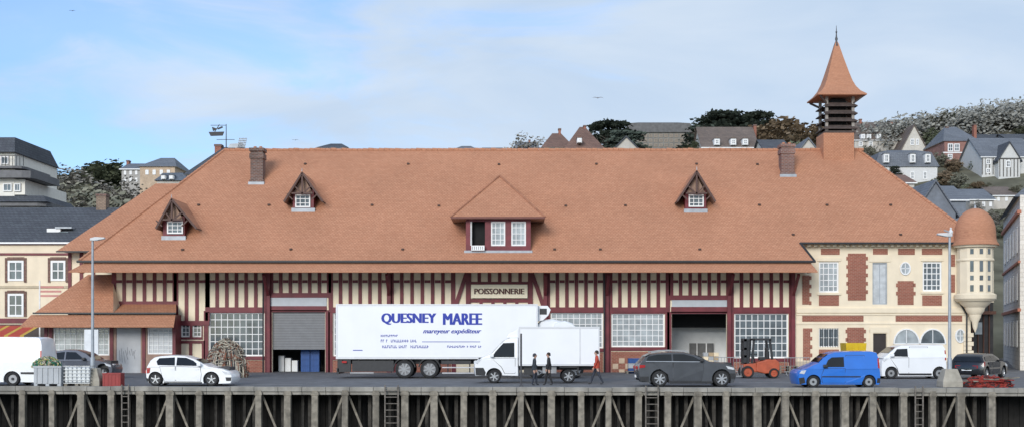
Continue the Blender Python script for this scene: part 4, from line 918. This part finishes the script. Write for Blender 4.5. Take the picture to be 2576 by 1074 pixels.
# ------------------------------------------------------------ background houses
def house(label,px0,px1,ridge,eave,base,D=None,depth=9,kind='side',rm=slate,wm=cream2,wins=(),ch=(),inset=.3,cat='house',gl=glass,fr=white,over=.25,bands=()):
    D=D or hitD((px0+px1)/2,base)
    x0,x1=X(px0,D),X(px1,D);ze=Z(eave,D);zg=min(th(x0,D),th(x1,D),th((x0+x1)/2,D+0))-1.0 if D>105 else 0
    rt=root('house',label,cat,((x0+x1)/2,D+depth/2,max(0,zg)))
    w=MB();w.box(x0,x1,D,D+depth,max(-1,zg),ze,wm);
    ym=D+depth/2;r=MB();o=over
    if kind=='side':
        zr=Z(ridge,ym)
        for xx in(x0,x1):w.poly([(xx,D,ze),(xx,D+depth,ze),(xx,ym,zr-.1)],wm)
        k=(zr-ze)/(depth/2);
        for s,y in((-1,D-o),(1,D+depth+o)):
            r.poly([(x0-o,y,ze-o*k),(x1+o,y,ze-o*k),(x1+o,ym,zr),(x0-o,ym,zr)],rm)
            r.poly([(x0-o,y,ze-o*k-.12),(x1+o,y,ze-o*k-.12),(x1+o,ym,zr-.12),(x0-o,ym,zr-.12)],rm)
        r.poly([(x0-o,D-o,ze-o*k-.12),(x1+o,D-o,ze-o*k-.12),(x1+o,D-o,ze-o*k),(x0-o,D-o,ze-o*k)],white)
    elif kind=='front':
        zr=Z(ridge,D);xm=(x0+x1)/2;w.poly([(x0,D,ze),(x1,D,ze),(xm,D,zr-.1)],wm);k=(zr-ze)/(xm-x0)
        for xe in(x0-o,x1+o):
            r.poly([(xe,D-o,ze-o*k),(xm,D-o,zr),(xm,D+depth,zr),(xe,D+depth,ze-o*k)],rm);r.poly([(xe,D-o,ze-o*k-.2),(xm,D-o,zr-.2),(xm,D+depth,zr-.2),(xe,D+depth,ze-o*k-.2)],rm)
            r.poly([(xe,D-o,ze-o*k-.2),(xm,D-o,zr-.2),(xm,D-o,zr),(xe,D-o,ze-o*k)],rm)
    elif kind=='hip':
        zr=Z(ridge,ym);i=(x1-x0)*inset;a=[(x0-o,D-o,ze),(x1+o,D-o,ze),(x1+o,D+depth+o,ze),(x0-o,D+depth+o,ze)];p,q=(x0+i,ym,zr),(x1-i,ym,zr)
        r.poly([a[0],a[1],q,p],rm);r.poly([a[1],a[2],q],rm);r.poly([a[2],a[3],p,q],rm);r.poly([a[3],a[0],p],rm);r.poly([a[0],a[1],a[2],a[3]],white)
    else:
        zr=Z(ridge,D+1.2);a=1.0
        rg=[[(x0-o,D-o,ze),(x1+o,D-o,ze),(x1+o,D+depth+o,ze),(x0-o,D+depth+o,ze)],[(x0+a*.6,D+a*.6,ze+(zr-ze)*.8),(x1-a*.6,D+a*.6,ze+(zr-ze)*.8),(x1-a*.6,D+depth-a*.6,ze+(zr-ze)*.8),(x0+a*.6,D+depth-a*.6,ze+(zr-ze)*.8)],[(x0+2.2*a,D+2.2*a,zr),(x1-2.2*a,D+2.2*a,zr),(x1-2.2*a,D+depth-2.2*a,zr),(x0+2.2*a,D+depth-2.2*a,zr)]]
        r.rings(rg,rm)
    w.obj('wall',rt,recalc=False);ro=r.obj('roof',rt,recalc=False)
    for a,b,c,d in wins:
        onroof=c<eave
        window(rt,X(a,D),X(b,D),Z(d,D),Z(c,D),D-.06-(.5 if onroof and kind!='front' else 0),2 if b-a>5 else 1,2,gl=gl,fr=fr,fw=.14,bw=.07)
        if onroof and kind!='front':
            q=MB();q.box(X(a-1.5,D),X(b+1.5,D),D-.48,D+2.2,Z(d+1,D),Z(c-1.5,D),fr);q.prism([(X(a-3,D),Z(c-1.5,D)),(X(b+3,D),Z(c-1.5,D)),(X((a+b)/2,D),Z(c-7,D))],D-.6,D+2.4,rm);q.obj('dormer',ro)
    for a,b,t_,bt in ch:
        q=MB();yy=ym-.4;bm_=beigebrick if D<100 else brick;q.box(X(a,yy),X(b,yy),yy,yy+.8,Z(bt,yy)-1,Z(t_,yy),bm_);q.box(X(a,yy)-.05,X(b,yy)+.05,yy-.05,yy+.85,Z(t_,yy)-.15,Z(t_,yy)+.02,oldbrick);q.obj('chimney',ro)
    for i,(a,b,c,d,mm) in enumerate(bands):
        q=MB();q.box(X(a,D),X(b,D),D-.05-.002*i,D,Z(d,D),Z(c,D),mm);q.obj('band',rt)
    return rt
pale=mat('pale_wall',(.52,.49,.44),.85,.1,1,stain=.2);greyw=mat('grey_wall',(.40,.385,.36),.85,.1,1,stain=.2)  # background walls kept pale, haze mixed into the wall colour
house('villa with rust-brown hipped tile roof above the ridge',1366,1440,336,372,385,D=150,depth=8,kind='hip',rm=rusttile,wm=pale,inset=.35,ch=((1405,1411,324,345),))
house('villa with steep rust-brown tile roof and small dormer',1425,1515,320,374,388,D=147,depth=8,kind='hip',rm=rusttile,wm=pale,inset=.42,wins=((1453,1462,350,360),),ch=((1468,1474,316,330),))
house('long apartment block with slanted dark roof and balconies',1572,1748,306,334,380,D=190,depth=10,kind='mansard',rm=mat('block_roof',(.12,.115,.11),.8,.2,2),wm=mat('block_wall',(.22,.21,.19),.85,.2,2),wins=[(1580+i*13,1589+i*13,338+r*12,346+r*12) for i in range(12) for r in range(3)],fr=mat('block_trim',(.30,.25,.2),.8))
house('small dark slate house between the trees',1545,1605,342,372,388,D=165,depth=8,kind='front',rm=slate,wm=pale)
house('villa with long brown roof and three white dormers',1768,1905,320,368,385,D=165,depth=9,kind='side',rm=browntile,wm=pale,wins=((1797,1808,352,366),(1838,1849,352,366),(1868,1879,352,366)),ch=((1896,1903,314,340),))
house('low dark roofed house beside the belfry',1925,1985,352,376,390,D=150,depth=8,kind='side',rm=slate,wm=pale)
house('small slate gabled house near the belfry',2008,2058,346,378,395,D=150,depth=8,kind='front',rm=paleslate,wm=pale)
house('long villa with grey-brown roof on the hillside',2150,2280,308,350,385,depth=9,kind='side',rm=browntile,wm=pale,wins=((2165,2173,340,350),(2180,2188,340,350),(2205,2213,340,350),(2160,2170,356,368),(2185,2195,356,368),(2225,2235,356,368)),ch=((2163,2168,300,318),(2240,2246,304,322)))
house('white-gabled villa with brown roof on the hillside',2268,2330,313,372,390,depth=9,kind='front',rm=browntile,wm=mat('gable_cream',(.58,.55,.49),.85,.1),wins=((2290,2300,350,366),(2304,2312,350,366)))
house('red brick villa with slate roof and two chimneys',2376,2460,320,356,412,depth=9,kind='hip',rm=paleslate,wm=mat('far_brick',(.28,.145,.12),.85,.2,2),inset=.32,wins=((2384,2398,362,382),(2400,2414,362,382),(2432,2446,362,382),(2384,2396,388,402),(2436,2450,388,402)),ch=((2379,2386,320,350),(2450,2457,313,345)),bands=((2372,2464,383,386,white),))
house('white villa with slate mansard and oval dormers',2204,2358,376,420,464,depth=10,kind='mansard',rm=paleslate,wm=mat('villa_white',(.64,.64,.63),.8,.06),wins=((2222,2233,390,410),(2288,2299,390,410),(2326,2337,390,410),(2290,2300,432,452),(2322,2332,432,452),(2215,2225,432,452)))
htw=mat('ht_white',(.58,.58,.56),.8,.06);dkt=mat('ht_timber',(.08,.075,.07),.8)
house('half-timbered white villa with slate roof and gable',2470,2600,348,392,444,depth=9,kind='side',rm=paleslate,wm=htw,wins=((2480,2492,400,414),(2500,2512,400,414),(2480,2492,424,436)),bands=[(2470+i*9,2472+i*9,393,440,dkt) for i in range(5)])
house('half-timbered gable house on the hill',2512,2566,356,398,452,depth=8,kind='front',rm=slate,wm=htw,wins=((2530,2542,404,422),),bands=[(2514+i*9,2516+i*9,400,445,dkt) for i in range(6)]+[(2512,2566,398,401,dkt)])
house('grey slate gabled house behind the hall',2300,2404,452,530,610,D=104,depth=9,kind='front',rm=paleslate,wm=mat('slate_hung',(.18,.20,.23),.8,.15))
house('grey slate roof with skylights behind the hall',2368,2430,468,500,600,D=116,depth=8,kind='side',rm=paleslate,wm=MATS['slate_hung'])
house('cream house with small roof beyond the slate house',2300,2372,470,492,530,depth=8,kind='side',rm=slate,wm=pale)
house('small brick roofed house on the hill slope',2240,2300,440,458,500,D=130,depth=8,kind='side',rm=rusttile,wm=pale)
house('small villa with dark roof high on the hill',2462,2530,338,350,368,depth=8,kind='side',rm=slate,wm=pale,wins=((2470,2477,354,362),(2490,2497,354,362),(2510,2517,354,362)))
house('pale cottage among the hillside trees',2540,2610,338,352,372,depth=8,kind='side',rm=slate,wm=greyw,wins=((2550,2557,356,364),(2565,2572,356,364)))
house('pale terraced house below the hillside villas',2440,2500,476,500,545,depth=8,kind='side',rm=paleslate,wm=greyw,wins=((2450,2458,508,520),(2470,2478,508,520),(2488,2495,508,520)))
house('brown-roofed cottage beside the hillside trees',2500,2560,470,490,520,depth=8,kind='side',rm=browntile,wm=pale,wins=((2508,2515,496,506),(2528,2535,496,506)))
house('far pale roof just above the hall ridge',1140,1200,368,378,392,D=190,depth=9,kind='hip',rm=paleslate,wm=greyw)
house('far grey roof just above the hall ridge',1215,1260,372,380,392,D=186,depth=9,kind='side',rm=paleslate,wm=greyw)
house('far house with grey roof above the hall ridge',1300,1352,358,374,392,D=180,depth=9,kind='side',rm=paleslate,wm=greyw,ch=((1330,1334,352,362),))
house('distant rooftop with white box and dark plants',802,872,362,372,392,D=150,depth=6,kind='hip',rm=slate,wm=mat('box_blue',(.45,.5,.58),.6))
house('beige brick house with slate hipped roof on the hill',352,440,398,420,470,D=150,depth=9,kind='hip',rm=paleslate,wm=mat('beige_brick',(.50,.38,.27),.85,.15),wins=((366,374,428,440),(384,392,428,440),(402,410,428,440),(420,428,428,440)),inset=.3)
house('pale town house stepping down the hill',306,352,412,424,500,D=155,depth=8,kind='side',rm=paleslate,wm=greyw,wins=((312,318,430,440),(326,332,430,440),(340,346,430,440),(312,318,448,458),(326,332,448,458),(340,346,448,458)),ch=((318,324,404,416),))
house('grey slate house with small dormers',395,470,432,455,500,D=128,depth=8,kind='mansard',rm=mat('blue_slate',(.10,.12,.15),.7,.2),wm=pale,wins=((410,418,444,452),(430,438,444,452)))
house('slate mansard building rising behind the hall',470,640,371,440,520,D=104,depth=9,kind='hip',rm=slate,wm=greyw,inset=.36,ch=((540,556,364,382),))
bd=mat('band',(.5,.42,.3),.8)
house('cream and red town house with slate roof',-130,236,522,604,924,D=88,depth=10,kind='side',rm=slate,wm=cream2,
 wins=((20,60,655,706),(128,165,655,706),(20,60,738,796),(-60,-20,655,706),(-60,-20,738,796)),ch=((242,266,488,560),),
 bands=[(-130,236,608,616,maroon),(-130,236,636,642,maroon),(13,19,648,710,rusttile),(61,67,648,710,rusttile),(19,61,646,654,rusttile),(121,127,648,710,rusttile),(166,172,648,710,rusttile),(127,166,646,654,rusttile),(13,19,732,796,rusttile),(61,67,732,796,rusttile),(19,61,730,737,rusttile),(-130,236,718,724,bd),(-130,236,800,812,maroon),(-130,120,815,918,mat('shop',(.05,.035,.03),.6,.3))])
D=88.;q=MB();q.box(X(128,D+2),X(162,D+2),D+1.2,D+4,Z(607,D+2),Z(577,D+2),white);q.box(X(133,D),X(157,D),D+1.15,D+1.19,Z(602,D+1),Z(582,D+1),glass);q.box(X(124,D),X(166,D),D+1.1,D+4,Z(577,D+2),Z(573,D+2),zinc)
q.obj('rooftop_dormer',loc=(X(145,D),D+2,Z(607,D)),label='white dormer window on a slate roof',category='dormer')
D=96.;M_=root('apartment_building','white modern apartment block with dark rounded balconies','building',(X(-60,D),D+6,0))
mw=mat('modern_white',(.80,.77,.69),.8,.06);md=mat('modern_dark',(.13,.13,.135),.6,.2)
t=MB()
for a,b,c,d in((-150,36,385,600),(-150,62,452,490),(-150,100,520,600),(-150,110,555,820)):t.box(X(a,D),X(b,D),D+(b*.001),D+9,Z(d,D),Z(c,D),mw)
t.obj('wall',M_)
t=MB()
t.rings([[(X(-150,D),D-.4,Z(385,D)),(X(42,D),D-.4,Z(385,D)),(X(42,D),D+9,Z(385,D)),(X(-150,D),D+9,Z(385,D))],[(X(-150,D),D+.6,Z(343,D)),(X(30,D),D+.6,Z(343,D)),(X(30,D),D+8,Z(343,D)),(X(-150,D),D+8,Z(343,D))]],slate)
t.obj('roof',M_)
for a,b,c,d,o in((-150,66,420,426,.6),(-150,90,432,450,.7),(-150,128,510,520,.6)):
    t=MB();x0,x1,z0,z1=X(a,D),X(b,D),Z(d,D),Z(c,D);r=.8
    P=[(x0,D-o),(x1-r,D-o),(x1-.25*r,D-o+.25*r),(x1,D-o+r),(x1,D+5),(x0,D+5)]
    t.rings([[(p[0],p[1],z0) for p in P],[(p[0],p[1],z1) for p in P]],md);t.obj('balcony',M_)
t=MB();
for i in range(12):t.cyl((X(-40+i*9,D-.5),D-.5,Z(420,D)),(X(-40+i*9,D-.5),D-.5,Z(395,D)),.025,.025,black,5)
t.beam((X(-60,D),D-.5,Z(395,D)),(X(62,D),D-.5,Z(395,D)),.05,black);t.obj('railing',M_)
t=MB();t.rings([[(X(-150,D),D-.8,Z(510,D)),(X(128,D),D-.8,Z(510,D)),(X(128,D),D+6,Z(510,D)),(X(-150,D),D+6,Z(510,D))],[(X(-150,D),D+.1,Z(492,D)),(X(108,D),D+.1,Z(492,D)),(X(108,D),D+6,Z(492,D)),(X(-150,D),D+6,Z(492,D))]],slate);t.obj('canopy',M_)
for a,b,c,d in((2,22,394,414),(8,30,462,482),(36,52,462,482),(8,38,528,550),(52,76,528,550)):pwin(M_,D,a,b,c,d,2,1,dy=-.06,fw=.08)
t=MB();t.box(X(40,D),X(50,D),D-.08,D-.01,Z(556,D),Z(528,D),mat('brick_infill',(.38,.14,.08),.8));t.obj('panel',M_)
t=MB();D=82.
cols=[mat('awn_red',(.45,.05,.03),.7),mat('awn_yellow',(.55,.36,.05),.7)]
for i in range(12):
    a=-60+i*10;t.quadf([(X(a,D),D,Z(843,D)),(X(a+10,D),D,Z(843,D)),(X(a+10,D),D+3,Z(818,D+3)),(X(a,D),D+3,Z(818,D+3)),(X(a,D),D,Z(849,D)),(X(a+10,D),D,Z(849,D))],[(0,1,2,3),(0,1,5,4)],cols[i%4==3])
for a in(-58,58):t.cyl((X(a,D),D+.05,0),(X(a,D),D+.05,Z(843,D)),.03,.03,steel,6)
t.obj('awning',loc=(X(0,D),D+1,0),label='red and yellow striped awning over a market stall',category='awning')
t=MB();D=84.
t.box(X(98,D),X(101,D),D,D+.05,0,Z(705,D),mat('pole_white',(.7,.7,.7),.5));
for i in range(3):t.box(X(102,D),X(160-i*6,D),D-.02,D+.03,Z(724+i*11,D),Z(719+i*11,D),mat('banner_red',(.55,.25,.22),.7))
t.obj('banner',loc=(X(130,D),D,0),label='pale red banners on a white pole by the houses',category='banner')
# right street building
RB=root('town_building','pale stone town building along a side street','building',(36,90,0))
t=MB()
st=brickmat('pale_stone',(.80,.74,.66),(.74,.68,.60),(.62,.57,.5),.6,.3,.02,patch=.25)
P0=(X(2566,82),82);P1=(X(2524,100),100);P2=(60,100);P3=(60,82);zt=Z(548,98)
t.rings([[(p[0],p[1],z) for p in(P0,P1,P2,P3)] for z in(0,zt)],st);t.obj('wall',RB)
t=MB();t.poly([(P0[0]-.4,82,zt-.1),(P1[0]-.4,100,zt-.1),(P1[0]+5,100,zt+3.5),(P0[0]+5,86,zt+3.5)],paleslate);t.poly([(P0[0]-.4,82,zt-.1),(P0[0]+5,86,zt+3.5),(60,86,zt+3.5),(60,82,zt-.1)],paleslate);t.obj('roof',RB,recalc=False)
dx=P1[0]-P0[0];dy=18;n=Vector((-dy,dx,0)).normalized()
for z,hh in((3.9,.2),(7.0,.15),(10.2,.25)):
    q=MB();a=Vector((P0[0],82,z))+n*.04;b=Vector((P1[0],100,z))+n*.04;q.beam(a,b,hh,mat('string_course',(.42,.16,.10),.8));q.obj('band',RB)
for k in range(5):
    for fl in range(3):
        u=.1+k*.18;z=1.5+fl*3.1
        a=Vector((P0[0]+dx*u,82+dy*u,z))+n*.05;b=Vector((P0[0]+dx*(u+.06),82+dy*(u+.06),z))+n*.05
        q=MB();q.poly([a,b,b+Vector((0,0,1.7)),a+Vector((0,0,1.7))],glass)
        for p0,p1 in((a,a+Vector((0,0,1.7))),(b,b+Vector((0,0,1.7))),(a,b),(a+Vector((0,0,1.7)),b+Vector((0,0,1.7)))):q.beam(p0,p1,.04,white)
        q.obj('window',RB)
D=83.;S=root('shop_building','dark-fronted corner shop behind the turret','shop',(X(2478,D),D+3,0))
t=MB();t.box(X(2440,D),X(2500,D),D,D+8,Z(760,D),Z(680,D),cream2);t.box(X(2440,D),X(2500,D),D+.1,D+8,0,Z(760,D),mat('shopfront',(.035,.03,.028),.4,.3));t.obj('wall',S)
t=MB()
for k in range(4):t.box(X(2446+k*14,D),X(2448+k*14,D),D,D+.1,0,Z(765,D),mat('shop_trim',(.12,.05,.03),.6))
t.box(X(2440,D),X(2500,D),D-.4,D,Z(790,D),Z(782,D),MATS['shop_trim']);t.box(X(2452,D),X(2470,D),D-.05,D,Z(840,D),Z(810,D),glassl);t.obj('shopfront',S)
# weathervane
D=104.;W_=root('weathervane','black iron weathervane shaped like a fishing boat','weathervane',(X(566,D),D,Z(372,D)))
ir=mat('iron',(.03,.03,.032),.6)
t=MB();t.cyl((X(569,D),D,Z(375,D)),(X(569,D),D,Z(313,D)),.05,.03,ir,6);t.beam((X(545,D),D,Z(352,D)),(X(590,D),D,Z(352,D)),.04,ir);t.beam((X(530,D),D,Z(316,D)),(X(570,D),D,Z(316,D)),.04,ir);t.obj('pole',W_)
t=MB();t.prism([(X(525,D),Z(333,D)),(X(564,D),Z(332,D)),(X(560,D),Z(342,D)),(X(530,D),Z(343,D))],D-.05,D+.05,ir);t.prism([(X(533,D),Z(320,D)),(X(548,D),Z(325,D)),(X(536,D),Z(331,D))],D-.03,D+.03,ir);t.beam((X(540,D),D,Z(333,D)),(X(552,D),D,Z(314,D)),.05,ir);t.beam((X(548,D),D,Z(325,D)),(X(560,D),D,Z(320,D)),.12,ir);t.obj('boat_figure',W_)
t=MB()
for i in range(6):t.beam((X(598+i*3.5,D),D,Z(372,D)),(X(603+i*3.5,D),D,Z(348,D)),.05,zinc)
for i in range(5):t.beam((X(597+i,D),D,Z(371-i*5.5,D)),(X(617+i,D),D,Z(371-i*5.5,D)),.05,zinc)
t.prism([(X(572,D),Z(372,D)),(X(612,D),Z(372,D)),(X(608,D),Z(360,D)),(X(578,D),Z(362,D))],D+.1,D+1,zinc)
t.obj('rooftop_antenna',loc=(X(600,D),D,Z(372,D)),label='metal lattice antenna panel on a rooftop',category='antenna')
# ------------------------------------------------------------ trees
random.seed(21)
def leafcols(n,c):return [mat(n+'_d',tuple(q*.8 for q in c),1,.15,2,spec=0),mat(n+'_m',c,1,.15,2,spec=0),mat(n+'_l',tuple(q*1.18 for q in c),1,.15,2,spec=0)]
bark=mat('bark',(.14,.125,.105),.95,.3,5,spec=0)
def branches(mb,p,d,l,r,depth,ends,m):
    q=p+d*l;mb.cyl(p,q,r,r*.62,m,5 if depth>2 else 3,False)
    if depth==0:ends.append(q);return
    for k in range(3 if depth>1 else 2+random.randint(0,2)):
        nd=(d+Vector((random.uniform(-1,1),random.uniform(-1,1),random.uniform(-.25,.7)))*.75).normalized()
        branches(mb,q-d*l*random.uniform(0,.35),nd,l*random.uniform(.6,.8),r*.58,depth-1,ends,m)
def make_tree(kind,cols,label):
    rt=root('tree',label,'tree',(0,0,0),'trees on the hillside')
    ends=[];t=MB();branches(t,Vector((0,0,-1)),Vector((0,0,1)),3.6 if kind!='bush' else 2.0,.25,4,ends,bark)
    t.obj('trunk',rt,recalc=False)
    c=MB();cl=[]
    n={'full':90,'pine':56,'bare':90,'bush':80}[kind]
    for i in range(n):
        if kind=='pine':
            z=random.choice((5.0,6.2,7.4,8.5,9.3))+random.uniform(-.3,.3);rad=(10.6-z)*.55+.6;a=random.uniform(0,6.28);u=math.sqrt(random.random())*rad;cl.append((Vector((u*math.cos(a)+.5,u*math.sin(a),z)),.95,.32))
        else:
            while 1:
                v=Vector((random.uniform(-1,1),random.uniform(-1,1),random.uniform(-1,1)))
                if .2<v.length<1:break
            v=v*(1+.3*noise.noise(v*2.3));zc,hz,hr=(5.8,3.9,3.7) if kind!='bush' else (3.2,3.2,3.8)
            cl.append((Vector((v.x*hr,v.y*hr,zc+v.z*hz)),random.uniform(.55,1.0),.8))
    nl={'full':48,'pine':60,'bare':44,'bush':46}[kind];sz={'full':.25,'pine':.22,'bare':.15,'bush':.26}[kind]
    for p,rad,fl in cl:
        for j in range(nl):
            v=Vector([max(-1.1,min(1.1,random.gauss(0,.5))) for _ in range(3)])*rad;v.z*=fl;q=p+v
            a=Vector((random.uniform(-1,1),random.uniform(-1,1),random.uniform(-.5,.5))).normalized();b=a.orthogonal().normalized();s_=sz*random.uniform(.6,1.4)
            m=cols[0] if v.z<-.25*rad*fl else(cols[2] if v.z>.35*rad*fl and random.random()<.7 else cols[1])  # clump shading painted in: dark leaves below, light ones on top
            c.poly([q-a*s_,q+b*s_*.7,q+a*s_,q-b*s_*.7],m)
    c.obj('crown',rt,recalc=False);return rt
TK={'green':make_tree('full',leafcols('leaf_green',(.13,.145,.095)),'broad leafy dark green tree on the hillside'),  # tree leaf colours paled and greyed, distance haze painted into them
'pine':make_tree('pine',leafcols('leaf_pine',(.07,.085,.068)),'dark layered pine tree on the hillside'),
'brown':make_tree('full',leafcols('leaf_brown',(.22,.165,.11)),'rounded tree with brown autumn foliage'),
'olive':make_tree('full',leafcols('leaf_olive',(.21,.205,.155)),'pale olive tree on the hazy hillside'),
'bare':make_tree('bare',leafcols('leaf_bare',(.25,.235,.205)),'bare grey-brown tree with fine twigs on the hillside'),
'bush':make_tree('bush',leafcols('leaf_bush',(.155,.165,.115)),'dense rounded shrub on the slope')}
used=set()
def tree(kind,px,ptop,D=None,base=None,w=1.):
    if D is None:D=hitD(px,base)
    x=X(px,D);zg=th(x,D);h=Z(ptop,D)-zg
    if h<1.5:h=1.5
    s=h/10.;ws=s*w*random.uniform(.9,1.1)
    o=TK[kind]
    if kind in used:o=copy_tree(o)
    used.add(kind)
    o.location=(x,D,zg-.2);o.rotation_euler=(0,0,random.uniform(0,6.28));o.scale=(ws,ws,s)
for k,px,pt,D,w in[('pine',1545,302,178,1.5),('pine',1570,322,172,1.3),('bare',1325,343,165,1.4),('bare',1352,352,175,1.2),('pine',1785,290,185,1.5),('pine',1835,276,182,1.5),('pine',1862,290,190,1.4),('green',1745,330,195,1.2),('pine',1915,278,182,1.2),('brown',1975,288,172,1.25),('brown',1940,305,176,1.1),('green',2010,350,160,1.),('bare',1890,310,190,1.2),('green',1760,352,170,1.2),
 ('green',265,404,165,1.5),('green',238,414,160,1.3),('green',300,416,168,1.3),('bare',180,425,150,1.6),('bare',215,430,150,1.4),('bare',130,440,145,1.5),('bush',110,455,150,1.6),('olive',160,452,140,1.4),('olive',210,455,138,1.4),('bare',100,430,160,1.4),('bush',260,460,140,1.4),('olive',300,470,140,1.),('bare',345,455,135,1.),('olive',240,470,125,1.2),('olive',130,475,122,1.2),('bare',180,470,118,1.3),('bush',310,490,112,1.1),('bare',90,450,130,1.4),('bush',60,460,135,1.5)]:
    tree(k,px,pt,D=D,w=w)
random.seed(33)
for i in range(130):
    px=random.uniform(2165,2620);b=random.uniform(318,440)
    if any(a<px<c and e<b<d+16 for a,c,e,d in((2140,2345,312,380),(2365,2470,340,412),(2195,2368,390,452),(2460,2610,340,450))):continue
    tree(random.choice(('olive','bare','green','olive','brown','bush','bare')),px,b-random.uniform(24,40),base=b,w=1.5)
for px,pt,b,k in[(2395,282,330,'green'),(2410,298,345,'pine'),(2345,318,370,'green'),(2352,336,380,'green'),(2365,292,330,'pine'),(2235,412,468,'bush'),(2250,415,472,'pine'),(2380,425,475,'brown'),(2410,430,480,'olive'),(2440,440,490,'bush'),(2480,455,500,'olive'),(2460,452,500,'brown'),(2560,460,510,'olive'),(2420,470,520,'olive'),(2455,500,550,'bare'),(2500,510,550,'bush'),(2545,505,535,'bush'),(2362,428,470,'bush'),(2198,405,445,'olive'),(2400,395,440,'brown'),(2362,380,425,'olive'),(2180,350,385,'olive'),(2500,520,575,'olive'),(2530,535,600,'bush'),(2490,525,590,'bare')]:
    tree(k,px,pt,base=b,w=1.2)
random.seed(44);c=MB();oc=leafcols('leaf_far',(.26,.255,.225))  # far leaves greyed so their colour carries the haze
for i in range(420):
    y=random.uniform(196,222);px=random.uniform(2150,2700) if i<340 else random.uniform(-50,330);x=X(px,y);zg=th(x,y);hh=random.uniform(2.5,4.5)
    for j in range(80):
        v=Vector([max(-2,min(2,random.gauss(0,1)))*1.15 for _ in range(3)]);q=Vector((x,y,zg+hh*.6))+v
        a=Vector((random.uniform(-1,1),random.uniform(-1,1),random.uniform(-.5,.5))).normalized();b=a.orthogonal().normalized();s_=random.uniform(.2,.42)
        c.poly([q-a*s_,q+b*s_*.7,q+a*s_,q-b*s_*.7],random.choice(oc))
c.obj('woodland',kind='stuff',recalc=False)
def bird(px,py,D,s,label):
    x,z=X(px,D),Z(py,D);t=MB();gm=mat('gull_body',(.22,.21,.2),.8)
    t.lathe([(.002,-.3*s),(.05*s,-.2*s),(.07*s,0),(.04*s,.2*s),(.002,.32*s)],(x,D,z),gm,8,'y')
    for g_ in(-1,1):t.poly([(x,D-.1*s,z),(x+g_*.35*s,D-.12*s,z+.08*s),(x+g_*.7*s,D+.05*s,z-.0*s),(x+g_*.35*s,D+.1*s,z+.07*s),(x,D+.12*s,z)],gm)
    t.obj('flying_gull',loc=(x,D,z),label=label,category='bird',recalc=False)
bird(1504,247,80,.55,'grey gull gliding in the pale sky');bird(182,28,120,.5,'distant gull gliding in the blue sky');bird(743,353,90,.4,'small gull flying just above the roof ridge')
# ------------------------------------------------------------ world, sun, camera
w=bpy.data.worlds.new('World');scene.world=w;w.use_nodes=True;nt=w.node_tree;N=nt.nodes;L=nt.links
bg=N['Background'];sky=N.new('ShaderNodeTexSky');sky.sky_type='NISHITA';sky.sun_disc=False
EL,AZ=R(22),R(200)
sky.sun_elevation=EL;sky.sun_rotation=AZ;sky.air_density=1.;sky.dust_density=.4;sky.ozone_density=2
tc=N.new('ShaderNodeTexCoord');sp=N.new('ShaderNodeSeparateXYZ');L.new(tc.outputs['Generated'],sp.inputs[0])
mp=N.new('ShaderNodeMapping');mp.inputs['Scale'].default_value=(3.4,3.4,12);mp.inputs['Rotation'].default_value=(0,R(9),0);mp.inputs['Location'].default_value=(1.7,.3,.4);L.new(tc.outputs['Generated'],mp.inputs[0])
nz=N.new('ShaderNodeTexNoise');nz.inputs['Scale'].default_value=1.7;nz.inputs['Detail'].default_value=10;nz.inputs['Roughness'].default_value=.55;nz.inputs['Distortion'].default_value=.5;L.new(mp.outputs[0],nz.inputs['Vector'])
def math_(op,a,b):
    n=N.new('ShaderNodeMath');n.operation=op
    for i,v in enumerate((a,b)):
        if isinstance(v,(int,float)):n.inputs[i].default_value=v
        else:L.new(v,n.inputs[i])
    return n.outputs[0]
v=math_('ADD',nz.outputs['Fac'],math_('MULTIPLY',sp.outputs[0],.65))
mr=N.new('ShaderNodeMapRange');mr.interpolation_type='SMOOTHSTEP';mr.inputs[1].default_value=.2;mr.inputs[2].default_value=.54;mr.inputs[3].default_value=.32;mr.inputs[4].default_value=.97;L.new(v,mr.inputs[0])
n2=N.new('ShaderNodeTexNoise');n2.inputs['Scale'].default_value=1.6;n2.inputs['Detail'].default_value=9;n2.inputs['Distortion'].default_value=.6;L.new(mp.outputs[0],n2.inputs['Vector'])
cr=N.new('ShaderNodeMix');cr.data_type='RGBA';cr.inputs[6].default_value=(3.9,4.85,6.1,1);cr.inputs[7].default_value=(5.0,5.7,6.55,1)
r3=N.new('ShaderNodeMapRange');r3.inputs[1].default_value=.3;r3.inputs[2].default_value=.7;L.new(n2.outputs['Fac'],r3.inputs[0]);L.new(r3.outputs[0],cr.inputs[0])
tn=N.new('ShaderNodeVectorMath');tn.operation='MULTIPLY';tn.inputs[1].default_value=(.8,1.1,1.5);L.new(sky.outputs[0],tn.inputs[0])
mx=N.new('ShaderNodeMix');mx.data_type='RGBA';L.new(mr.outputs[0],mx.inputs[0]);L.new(tn.outputs[0],mx.inputs[6]);L.new(cr.outputs[2],mx.inputs[7])
L.new(mx.outputs[2],bg.inputs['Color']);bg.inputs['Strength'].default_value=.14
su=bpy.data.lights.new('sun','SUN');su.energy=2.5;su.angle=R(25);su.color=(1,.955,.89);so=bpy.data.objects.new('sun',su);COL.objects.link(so)
d=Vector((math.sin(AZ)*math.cos(EL),math.cos(AZ)*math.cos(EL),math.sin(EL)));so.rotation_euler=(-d).to_track_quat('-Z','Y').to_euler()
cam=bpy.data.cameras.new('camera');co=bpy.data.objects.new('camera',cam);COL.objects.link(co);co.location=(0,0,H);co.rotation_euler=(R(90),0,0)
cam.sensor_width=36;cam.lens=F/2576*36;cam.shift_y=(HY-537)/2576;cam.clip_end=5000;cam.clip_start=.5
scene.camera=co
scene.view_settings.view_transform='Standard';scene.view_settings.look='None';scene.view_settings.exposure=0
